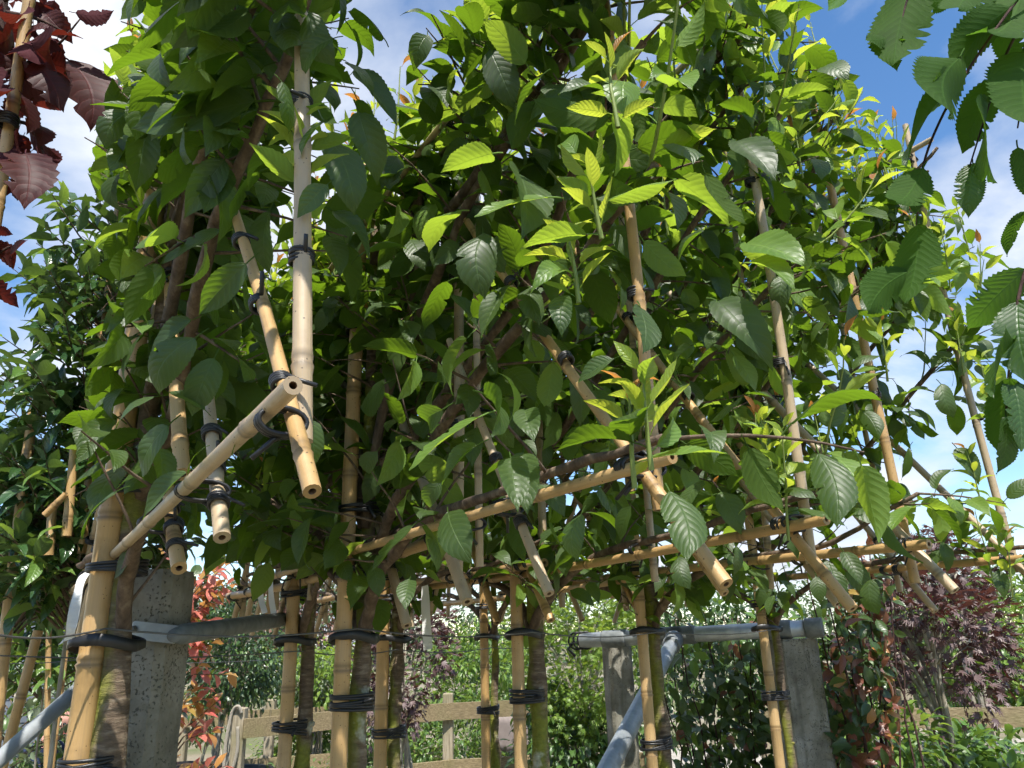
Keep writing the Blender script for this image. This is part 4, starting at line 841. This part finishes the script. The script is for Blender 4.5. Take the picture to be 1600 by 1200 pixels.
# ------------------------------------------------------------------ background planting
def crown_shrub(name, px, Y, radii, n, kind, mats, wts, size, label, cat, stems=5, zbase=0.0, nind=0, bark_='pale_bark', clump=46, pot=None, group=None, droop=.2, stem_r=.02, trunk=None, upn=.8, zgap=None):
    """bush or small tree: forked stems and leaf clumps spread through an uneven crown"""
    c = at(px[0], px[1], Y); b = np.array([c[0], c[1], 0]); th = thing(name, b, label, cat, group); g = np.random.default_rng(int(px[0]+Y*31+n)); lv = []; mb = MB()
    rx, ry, rz = radii; cl = []
    for i in range(clump):
        d = rnd_dir(g); r = .35+.62*g.random()**.5
        cl.append((c+d*np.array([rx, ry, rz])*r, .16+.22*g.random()))
    for i in range(stems):
        q = cl[i % clump][0]; f = .25 if trunk is None else .0
        base = b+np.array([g.normal()*.06, g.normal()*.06, zbase])*(1 if trunk is None else .2)
        fork = base if trunk is None else b+EZ*trunk
        P = smooth_path([base, fork+(c-fork)*.25+g.normal(size=3)*.05+EZ*.02, c+(q-c)*.45-EZ*rz*.2, q], 5)
        m2 = MB(); V, Fc, UV = tube(P, np.linspace(stem_r, stem_r*.25, len(P)), 8, True, .06, i); m2.add(V, Fc, 0, UV); link('stem', m2.mesh('stem', [bark_]), th)
    for q, s in cl[stems:stems+24]: mb.add(*tube([c+(q-c)*.3-EZ*rz*.3, c+(q-c)*.7, q], [stem_r*.35, stem_r*.22, stem_r*.1], 5, False)[:2])
    if mb.V: o = link('twigs', mb.mesh('twigs', [bark_]), th); o['kind'] = 'stuff'
    ci = g.integers(len(cl), size=n); Q = np.array([q for q, s in cl])[ci]; Sz = np.array([s for q, s in cl])[ci]; d = nrows(g.normal(size=(n, 3)))
    p = Q+d*Sz[:, None]*np.array([rx, ry, rz])*(.5+g.random(n))[:, None]
    dd = d*.8+(p-c)/max(radii)*.5-EZ*droop+g.normal(size=(n, 3))*.25
    Ms = leaf_mats(p, dd, EZ*upn+d*.5+g.normal(size=(n, 3))*.3, size*(.65+.6*g.random(n))); mi = g.choice(len(mats), p=wts, size=n)
    lv = [(Ms[i], kind, mats[mi[i]]) for i in range(n) if p[i, 2] > .06]
    put_leaves(th, lv, nind)
    return th, b
# red and pink climber on a pole
column_tree('photinia_column', (284, 1010), 3.5, .1, 1.84, .105, .10, 1000, 'oval', ('photinia_red', 'photinia_orange', 'jasmine_leaf'), (.5, .36, .14), .074, 'slim column of glossy pink, red and orange leaves behind the pitted concrete post', 'climber', bark_='twig_bark', trunk_r=.010)
# potted multi-stemmed evergreen
crown_shrub('multistem_evergreen', (372, 1010), 8.6, (.68, .6, .58), 6500, 'shrub', ('shrub_dark', 'shrub_mid'), (.8, .2), .062, 'round dark evergreen on many bare pale stems in a wide black pot', 'tree', stems=9, zbase=.30, clump=70, stem_r=.022)
def pot(px, Y, r, h, label, grp=None):
    b = at(px, 1010, Y); b[2] = 0; th = thing('plant_pot', b, label, 'pot', grp); prof = [(.80, 0), (1.0, h*.86), (1.06, h*.87), (1.06, h), (.98, h), (.96, h*.9)]; V = []; n = 24
    for a_, z in prof:
        for q in range(n): V.append(b+np.array([math.cos(q/n*6.2832)*a_*r, math.sin(q/n*6.2832)*a_*r, z]))
    F_ = [(i*n+q, i*n+(q+1) % n, (i+1)*n+(q+1) % n, (i+1)*n+q) for i in range(len(prof)-1) for q in range(n)]+[tuple(range(n))[::-1]]
    link('body', mesh_from('pot', V, F_, ['pot_black'], smooth=False), th)
    V = [b+np.array([math.cos(q/n*6.2832)*.965*r, math.sin(q/n*6.2832)*.965*r, h*.9+.001]) for q in range(n)]+[b+EZ*h*.93]
    link('soil', mesh_from('soil', V, [(q, (q+1) % n, n) for q in range(n)], ['soil']), th)
pot(372, 8.6, .42, .32, 'wide black pot holding the multi-stemmed evergreen', 'black plant pots'); pot(303, 9.4, .16, .30, 'small black pot standing left of the wide black pot', 'black plant pots')

# maples
crown_shrub('red_maple', (632, 1005), 5.6, (.33, .36, .56), 1700, 'maple', ('maple_red', 'shrub_mid'), (.92, .08), .075, 'small loose red-leaved maple with pale branches behind the back cherry row', 'maple', stems=7, clump=26, nind=300, stem_r=.014, trunk=.3)
crown_shrub('red_maple', (1440, 990), 4.6, (.46, .42, .44), 1900, 'maple', ('maple_red', 'shrub_mid'), (.94, .06), .085, 'broad dusky red maple with forked grey trunk by the red-leaved climber', 'maple', stems=9, clump=44, nind=300, stem_r=.020, trunk=.55)
crown_shrub('red_maple', (1490, 880), 6.8, (.42, .42, .36), 1100, 'maple', ('maple_red',), (1.0,), .09, 'tall thin red maple top rising behind the broad dusky maple', 'maple', stems=6, clump=20, nind=150, stem_r=.02, trunk=1.0)
crown_shrub('lime_maple', (905, 1005), 6.6, (.52, .5, .72), 4200, 'maple', ('maple_lime', 'shrub_bright'), (.7, .3), .075, 'feathery lime-green maple behind the dark-trunked cherry', 'maple', stems=8, clump=46, nind=200, stem_r=.016, trunk=.4)

# jasmine screen on the posts, turning red at its end
def screen(name, x0, x1, y0, y1, Ya, Yb, n, mats, wts, size, label, seed, stems=16):
    g = np.random.default_rng(seed); c0 = at(x0, 1000, Ya); c1 = at(x1, 1000, Yb); b = (c0+c1)/2; b[2] = 0; th = thing(name, b, label, 'climber'); lv = []
    for i in range(stems):
        s = (i+g.random())/stems; p = c0+(c1-c0)*s; p[2] = 0; P = [p]
        zt = at(x0+(x1-x0)*s, y0, Ya+(Yb-Ya)*s)[2]
        for q in range(12): p = p+np.array([g.normal()*.02, g.normal()*.015, zt/12]); P.append(p)
        link('stem', mesh_from('stem', *tube(P, np.linspace(.006, .0022, 13), 6)[:2], ['dark_twig']), th)
    for i in range(n):
        s = g.random(); t_ = g.random()**.9; x = x0+(x1-x0)*s; y = y0+(y1-y0)*t_; Y = Ya+(Yb-Ya)*s+g.normal()*.06
        p = at(x, y+g.normal()*8, Y)
        if p[2] < .05: continue
        d = rnd_dir(g)+np.array([0, -.4, -.25])
        lv.append((leaf_matrix(p, d, EZ*.7-EY*.5+g.normal(size=3)*.35, size*(.65+.6*g.random())), 'oval', mats[g.choice(len(mats), p=wts)]))
    put_leaves(th, lv, 300); return th
screen('jasmine_screen', 1060, 1330, 965, 1520, 3.60, 3.25, 2600, ('jasmine_leaf', 'laurel_leaf_fresh', 'jasmine_leaf_red'), (.80, .13, .07), .068, 'dark green jasmine screen climbing behind the long grey pipe', 5, 22)
screen('jasmine_screen', 1300, 1395, 860, 1500, 3.05, 2.95, 800, ('jasmine_leaf_red', 'jasmine_leaf', 'photinia_orange'), (.33, .57, .10), .066, 'loose jasmine climber turning red and bronze at the wide concrete post', 6, 9)
# hedges and shrubs behind
for px, Y, rd, n, mats, wts, sz, lab in [
    ((1540, 1222), 5.2, (.62, .4, .34), 2200, ('shrub_mid', 'laurel_leaf_fresh'), (.6, .4), .11, 'long-leaved glossy green bush below the fence rail at the broad red maple'),
    ((1370, 1200), 4.6, (.42, .4, .40), 1500, ('shrub_mid', 'shrub_bright'), (.7, .3), .09, 'low green bush at the foot of the red-leaved climber'),
    ((1590, 1010), 8.8, (.95, .8, .80), 4200, ('shrub_bright', 'shrub_mid'), (.65, .35), .11, 'bright yellow-green tree beyond the fence beside the broad red maple'),
    ((1470, 1040), 10.5, (1.1, .9, .8), 3600, ('shrub_mid', 'shrub_bright'), (.6, .4), .12, 'mid green tree in the gap behind the broad red maple'),
    ((885, 1175), 6.8, (.50, .5, .48), 3000, ('shrub_mid', 'shrub_dark'), (.7, .3), .09, 'glossy green bush below the lime-green maple'),
    ((740, 1050), 10.6, (.75, .7, .55), 3200, ('shrub_bright', 'shrub_mid'), (.6, .4), .085, 'bright green bush beyond the lone fence post'),
    ((720, 1150), 9.5, (.85, .4, .42), 3000, ('shrub_mid', 'shrub_bright'), (.65, .35), .07, 'fine-leaved hedge bush behind the fence rails'),
    ((600, 1165), 9.9, (.6, .4, .40), 2000, ('shrub_mid', 'shrub_dark'), (.7, .3), .075, 'dull green hedge bush behind the small red maple'),
    ((500, 1050), 10.5, (.62, .6, .50), 2400, ('shrub_bright', 'maple_lime'), (.5, .5), .09, 'yellow-green bush glowing between the cherry trunks'),
    ((495, 1075), 10.6, (.62, .5, .36), 2200, ('silver_leaf', 'shrub_mid'), (.7, .3), .065, 'silvery grey-green bush behind the doubled fence rails'),
    ((480, 1155), 10.9, (.75, .4, .32), 2000, ('shrub_bright', 'shrub_mid'), (.5, .5), .08, 'low bright bush seen between the fence rails'),
    ((470, 1235), 6.3, (.50, .3, .18), 1200, ('shrub_mid', 'shrub_dark'), (.7, .3), .06, 'low hedge in front of the fence beside the rope-hung post'),
    ((330, 1120), 10.2, (.55, .4, .32), 1800, ('shrub_mid', 'shrub_bright'), (.8, .2), .06, 'feathery green bush behind the pale stems of the evergreen'),
    ((165, 1060), 6.6, (.42, .4, .46), 1800, ('shrub_mid', 'laurel_leaf_fresh'), (.6, .4), .09, 'green bush behind the sloping pipe of the pitted post'),
    ((1090, 1060), 8.0, (1.2, .6, .8), 3400, ('shrub_dark', 'shrub_mid'), (.6, .4), .10, 'dark bush showing through the jasmine screen'),
    ((800, 1090), 11.5, (1.0, .8, .8), 3000, ('shrub_dark', 'shrub_mid'), (.5, .5), .10, 'dark green bush behind the lime-green maple')]:
    crown_shrub('shrub', px, Y, rd, n, 'shrub', mats, wts, sz, lab, 'shrub', stems=4, clump=40, group='shrubs behind the tree rows', nind=0)
# far trees
for px, Y, rd, mats, lab in [((420, 985), 42, (3.2, 3, 2.6), ('far_brown', 'far_green'), 'distant brownish tree on the skyline'), ((505, 985), 46, (4.0, 3, 2.8), ('far_green', 'far_brown'), 'distant green tree on the skyline between cherry trunks'),
        ((330, 990), 50, (5, 3, 3), ('far_green', 'shrub_dark'), 'distant tree behind the round evergreen'), ((700, 995), 48, (5, 3, 2.6), ('far_green', 'shrub_dark'), 'distant tree behind the small red maple'),
        ((1100, 985), 44, (7, 3, 3.4), ('far_green', 'shrub_dark'), 'distant tree behind the jasmine screen'), ((1560, 965), 40, (6, 3, 3.4), ('far_green', 'shrub_mid'), 'distant tree beyond the bright yellow-green tree'),
        ((60, 1000), 38, (6, 3, 3.2), ('far_green', 'shrub_dark'), 'distant tree beyond the grey shed'), ((900, 995), 50, (6, 3, 3), ('far_green', 'shrub_dark'), 'distant tree behind the lime-green maple'), ((1350, 975), 46, (6, 3, 3.2), ('far_green', 'shrub_mid'), 'distant tree behind the broad red maple')]:
    crown_shrub('far_tree', px, Y, rd, 2600, 'shrub', mats, (.75, .25), .42, lab, 'tree', stems=4, clump=44, group='distant trees', stem_r=.12)

# ------------------------------------------------------------------ wooden fences
def rail_fence(pts, zr, label, post_h=1.02, pw=.05, rail_h=.075, rail_t=.02, posts=True, rails_top=True):
    th = thing('wooden_fence', (pts[0][0], pts[0][1], 0), label, 'fence', 'post and rail fences')
    for i, p in enumerate(pts):
        if posts:
            mb = MB(); box(mb, (p[0], p[1], post_h/2), EX, EY, EZ, pw, pw, post_h/2, .008); link('post', mb.mesh('post', ['post_wood'], False), th)
        if i < len(pts)-1:
            q = pts[i+1]; d = norm(np.array([q[0]-p[0], q[1]-p[1], 0])); nn = np.array([-d[1], d[0], 0]); L = np.linalg.norm(np.array(q)[:2]-np.array(p)[:2])
            for z in zr:
                mb = MB(); c = np.array([(p[0]+q[0])/2, (p[1]+q[1])/2, z])-nn*(pw+rail_t+.002)*(1 if nn[1] > 0 else -1)
                box(mb, c, d, nn, EZ, L/2-.004, rail_t, rail_h, .005); link('rail', mb.mesh('rail', ['fence_wood'], False), th)
    return th
def gp(px, Y): p = at(px, 1010, Y); return (p[0], p[1])
rail_fence([gp(384, 7.0), gp(540, 7.6), gp(700, 8.1), gp(860, 8.3), gp(1010, 8.2)], (.86, .36), 'weathered post and rail fence crossing behind the cherry rows')
rail_fence([gp(1180, 7.2), gp(1400, 6.9), gp(1640, 6.7), gp(1860, 6.6)], (.80, .30), 'mossy rail fence running behind the broad red maple')
rail_fence([gp(300, 9.7), gp(430, 9.9), gp(560, 10.2), gp(690, 10.4)], (.72, .20), 'lower second rail fence behind the round evergreen', post_h=.9)
# rope on the fence post
pp = gp(384, 7.0); hx = pp[0]; hy = pp[1]-.062
o = link('rope', mesh_from('rope', *tube(smooth_path([(hx+.03, hy, .98), (hx, hy-.01, 1.035), (hx-.05, hy, .99), (hx-.075, hy-.01, .8), (hx-.08, hy-.015, .62), (hx-.06, hy-.02, .52), (hx-.01, hy-.012, .56), (hx+.02, hy-.012, .70), (hx+.01, hy-.012, .88)], 8), .014, 8)[:2], ['rope'])); tag(o, 'pale rope looped over the fence post', 'rope')
# fleece-like cover hung over a rail
c0 = at(766, 1103, 8.1); V = []; nx, nz = 16, 6
for iz in range(nz):
    for ix in range(nx):
        V.append((c0[0]+ix/(nx-1)*.36, c0[1]-.10-.012*math.sin(ix*1.9)*(iz/nz)-.01*(ix % 2), .80-.27*iz/(nz-1)-.05*math.sin(ix/nx*2)*(iz/(nz-1))))
F_ = [(iz*nx+ix, iz*nx+ix+1, (iz+1)*nx+ix+1, (iz+1)*nx+ix) for iz in range(nz-1) for ix in range(nx-1)]
o = link('cover_sheet', mesh_from('cover', V, F_, ['shade_net'])); tag(o, 'grey-brown cloth draped over the fence rail', 'cloth')
sm = o.modifiers.new('thick', 'SOLIDIFY'); sm.thickness = .006

# ------------------------------------------------------------------ grey shed, far left
b = at(105, 1010, 9.5); b[2] = 0; th = thing('shed', b, 'dark grey clad shed with a slate roof behind the young bright laurel', 'shed')
mb = MB(); w2, d2, hh = 1.0, 1.2, 1.75
mb.add([(b[0]-w2, b[1], 0), (b[0]+.12, b[1], 0), (b[0]+.12, b[1]+2*d2, 0), (b[0]-w2, b[1]+2*d2, 0), (b[0]-w2, b[1], hh), (b[0]+.12, b[1], hh), (b[0]+.12, b[1]+2*d2, hh), (b[0]-w2, b[1]+2*d2, hh)], [(0, 1, 5, 4), (1, 2, 6, 5), (2, 3, 7, 6), (3, 0, 4, 7)])
link('wall', mb.mesh('wall', ['grey_cladding'], False), th)
for i in range(7):
    mb = MB(); box(mb, (b[0]-w2/2+.06, b[1]-.012, .14+i*.245), EX, EY, EZ, w2/2+.07, .010, .115, .004); link('board', mb.mesh('board', ['grey_cladding'], False), th)
mb = MB(); y0, y1 = b[1]-.15, b[1]+2*d2+.15; xm = b[0]-w2/2+.06; x0, x1 = xm-w2*.56-.16, xm+w2*.56+.16
mb.add([(x0, y0, hh-.04), (xm, y0, hh+.38), (x1, y0, hh-.04), (x0, y1, hh-.04), (xm, y1, hh+.38), (x1, y1, hh-.04), (x0, y0, hh+.02), (xm, y0, hh+.44), (x1, y0, hh+.02), (x0, y1, hh+.02), (xm, y1, hh+.44), (x1, y1, hh+.02)],
       [(6, 7, 10, 9), (7, 8, 11, 10), (0, 3, 4, 1), (1, 4, 5, 2), (0, 1, 7, 6), (1, 2, 8, 7), (3, 9, 10, 4), (4, 10, 11, 5), (0, 6, 9, 3), (2, 5, 11, 8)])
link('roof', mb.mesh('roof', ['roof_slate'], False), th)
mb = MB(); mb.add([(b[0]-w2+.01, b[1]+.001, hh), (b[0]+.11, b[1]+.001, hh), (xm, b[1]+.001, hh+.36)], [(0, 1, 2)]); link('gable', mb.mesh('gable', ['grey_cladding'], False), th)

# ------------------------------------------------------------------ person crouching by the plants
def make_person():
    hd = at(92, 1128, 5.6); b = np.array([hd[0]-.10, hd[1], 0]); th = thing('person', b, 'person in a navy top crouching beyond the variegated shrub, face turned right', 'person')
    hx, hy, hz = hd
    J = {'pel': (b[0]-.12, hy, .40), 'wst': (b[0]-.09, hy, .56), 'chs': (b[0]-.01, hy, .78), 'nk': (b[0]+.04, hy, .93), 'hdb': (b[0]+.075, hy, .985),
         'shL': (b[0]+.02, hy-.17, .87), 'elL': (b[0]+.16, hy-.22, .64), 'wrL': (b[0]+.36, hy-.14, .60), 'haL': (b[0]+.44, hy-.11, .60),
         'shR': (b[0]+.02, hy+.17, .87), 'elR': (b[0]+.17, hy+.20, .64), 'wrR': (b[0]+.37, hy+.12, .62), 'haR': (b[0]+.45, hy+.10, .62),
         'hpL': (b[0]-.11, hy-.10, .37), 'knL': (b[0]+.30, hy-.15, .44), 'anL': (b[0]+.06, hy-.13, .09), 'toL': (b[0]+.24, hy-.14, .045),
         'hpR': (b[0]-.11, hy+.10, .37), 'knR': (b[0]+.26, hy+.15, .16), 'anR': (b[0]-.14, hy+.13, .09), 'toR': (b[0]-.20, hy+.13, .045)}
    rr = {'pel': .14, 'wst': .13, 'chs': .15, 'nk': .058, 'hdb': .055, 'shL': .07, 'elL': .05, 'wrL': .034, 'haL': .03, 'shR': .07, 'elR': .05, 'wrR': .034, 'haR': .03, 'hpL': .10, 'knL': .068, 'anL': .045, 'toL': .035, 'hpR': .10, 'knR': .068, 'anR': .045, 'toR': .035}
    E_ = [('pel', 'wst'), ('wst', 'chs'), ('chs', 'nk'), ('nk', 'hdb'), ('chs', 'shL'), ('shL', 'elL'), ('elL', 'wrL'), ('wrL', 'haL'), ('chs', 'shR'), ('shR', 'elR'), ('elR', 'wrR'), ('wrR', 'haR'),
          ('pel', 'hpL'), ('hpL', 'knL'), ('knL', 'anL'), ('anL', 'toL'), ('pel', 'hpR'), ('hpR', 'knR'), ('knR', 'anR'), ('anR', 'toR')]
    nm = list(J); V = [J[k] for k in nm]; E2 = [(nm.index(a_), nm.index(b_)) for a_, b_ in E_]; R2 = [rr[k] for k in nm]
    for h, sy in (('haL', 1), ('haR', 1)):                        # fingers curl round a stem
        p = np.array(J[h])
        for f, (dy, l) in enumerate([(-.03, .055), (-.012, .068), (.008, .064), (.026, .05), (.045, .04)]):
            i0 = len(V); V += [tuple(p+np.array([.03, dy, .0])), tuple(p+np.array([.03+l*.6, dy, -.006])), tuple(p+np.array([.03+l*.8, dy, -.035]))]; R2 += [.010, .0095, .008]; E2 += [(nm.index(h), i0), (i0, i0+1), (i0+1, i0+2)]
    me = bpy.data.meshes.new('body'); me.from_pydata(V, E2, []); o = bpy.data.objects.new('body', me); COL.objects.link(o)
    sk = o.modifiers.new('skin', 'SKIN'); sd = me.skin_vertices[0].data
    for i, r in enumerate(R2): sd[i].radius = (r, r)
    sd[0].use_root = True
    ss = o.modifiers.new('sub', 'SUBSURF'); ss.levels = 2; ss.render_levels = 2
    dg = bpy.context.evaluated_depsgraph_get(); em = bpy.data.meshes.new_from_object(o.evaluated_get(dg)); bpy.data.objects.remove(o)
    em.materials.clear()
    for k in ('navy_cloth', 'khaki_cloth', 'skin', 'pot_black'): em.materials.append(MATS[k])
    for p in em.polygons:
        c = p.center; arm = abs(c.y-hy) > .09 and c.x > b[0]+.30 and c.z > .52
        p.material_index = 2 if (c.z > .915 and abs(c.y-hy) < .09) or arm else (3 if c.z < .10 else (0 if c.z > .47 and not (c.x > b[0]+.2 and c.z < .53) else 1)); p.use_smooth = True
    link('body', em, th)
    # head: a lathe-like skull pushed into a face that looks along +X, slightly down
    V = []; n, mring = 28, 22; H = .235
    for i in range(mring+1):
        ph = math.pi*i/mring; z = math.cos(ph)
        for q in range(n):
            a = 2*math.pi*q/n; x = math.sin(ph)*math.cos(a); y = math.sin(ph)*math.sin(a)
            X = x*.098; Yy = y*.076; Z = z*H/2
            fr = max(0, x)
            if z < -.1: X *= 1-.18*(-z-.1)*(1 if x < 0 else .35); Yy *= 1-.30*(-z-.1)
            if x > .6 and abs(y) < .22: X += .030*math.exp(-((z+.14)/.13)**2)*math.exp(-(y/.12)**2)          # nose
            if x > .5: X -= .010*math.exp(-((z-.08)/.10)**2)*math.exp(-((abs(y)-.33)/.16)**2)                # eye sockets
            if x > .6 and abs(y) < .35: X += .006*math.exp(-((z+.42)/.06)**2)-.005*math.exp(-((z+.53)/.05)**2)+.010*math.exp(-((z+.75)/.13)**2)
            if x > .55: X += .005*math.exp(-((z-.26)/.08)**2)
            V.append((X, Yy, Z))
    F_ = [(i*n+q, (i+1)*n+q, (i+1)*n+(q+1) % n, i*n+(q+1) % n) for i in range(mring) for q in range(n)]
    Mh = Matrix.Translation(Vector((hx, hy, hz))-PLOC[th.name]) @ Matrix.Rotation(-.35, 4, 'Z') @ Matrix.Rotation(.22, 4, 'Y')
    ho = bpy.data.objects.new('head', mesh_from('head', V, F_, ['skin'])); COL.objects.link(ho); ho.parent = th; ho.matrix_basis = Mh
    def ell(name, c, r, mat, nn=14, rot=None):
        VV = []; 
        for i in range(nn+1):
            for q in range(nn): ph = math.pi*i/nn; a = 2*math.pi*q/nn; VV.append((c[0]+r[0]*math.sin(ph)*math.cos(a), c[1]+r[1]*math.sin(ph)*math.sin(a), c[2]+r[2]*math.cos(ph)))
        sub(name, mesh_from(name, VV, [(i*nn+q, (i+1)*nn+q, (i+1)*nn+(q+1) % nn, i*nn+(q+1) % nn) for i in range(nn) for q in range(nn)], [mat]), ho)
    for s in (-1, 1):
        ell('eye', (.084, .027*s, .009), (.010, .013, .009), 'eye_dark', 8); ell('ear', (-.008, .076*s, -.004), (.020, .009, .032), 'skin', 10)
    ell('lips', (.095, 0, -.053), (.008, .022, .008), 'lip', 8)
    HV = []; g = np.random.default_rng(3)
    for (x, y, z) in V:
        p = np.array([x, y, z]); keep = z > .055-.10*max(0, -x/.098)+.03*(x > .05) or (x < -.03 and z > -.055)
        HV.append(tuple(p*(1.07+.03*g.random()) if keep else p*.94))
    sub('hair', mesh_from('hair', HV, F_, ['hair']), ho)
make_person()
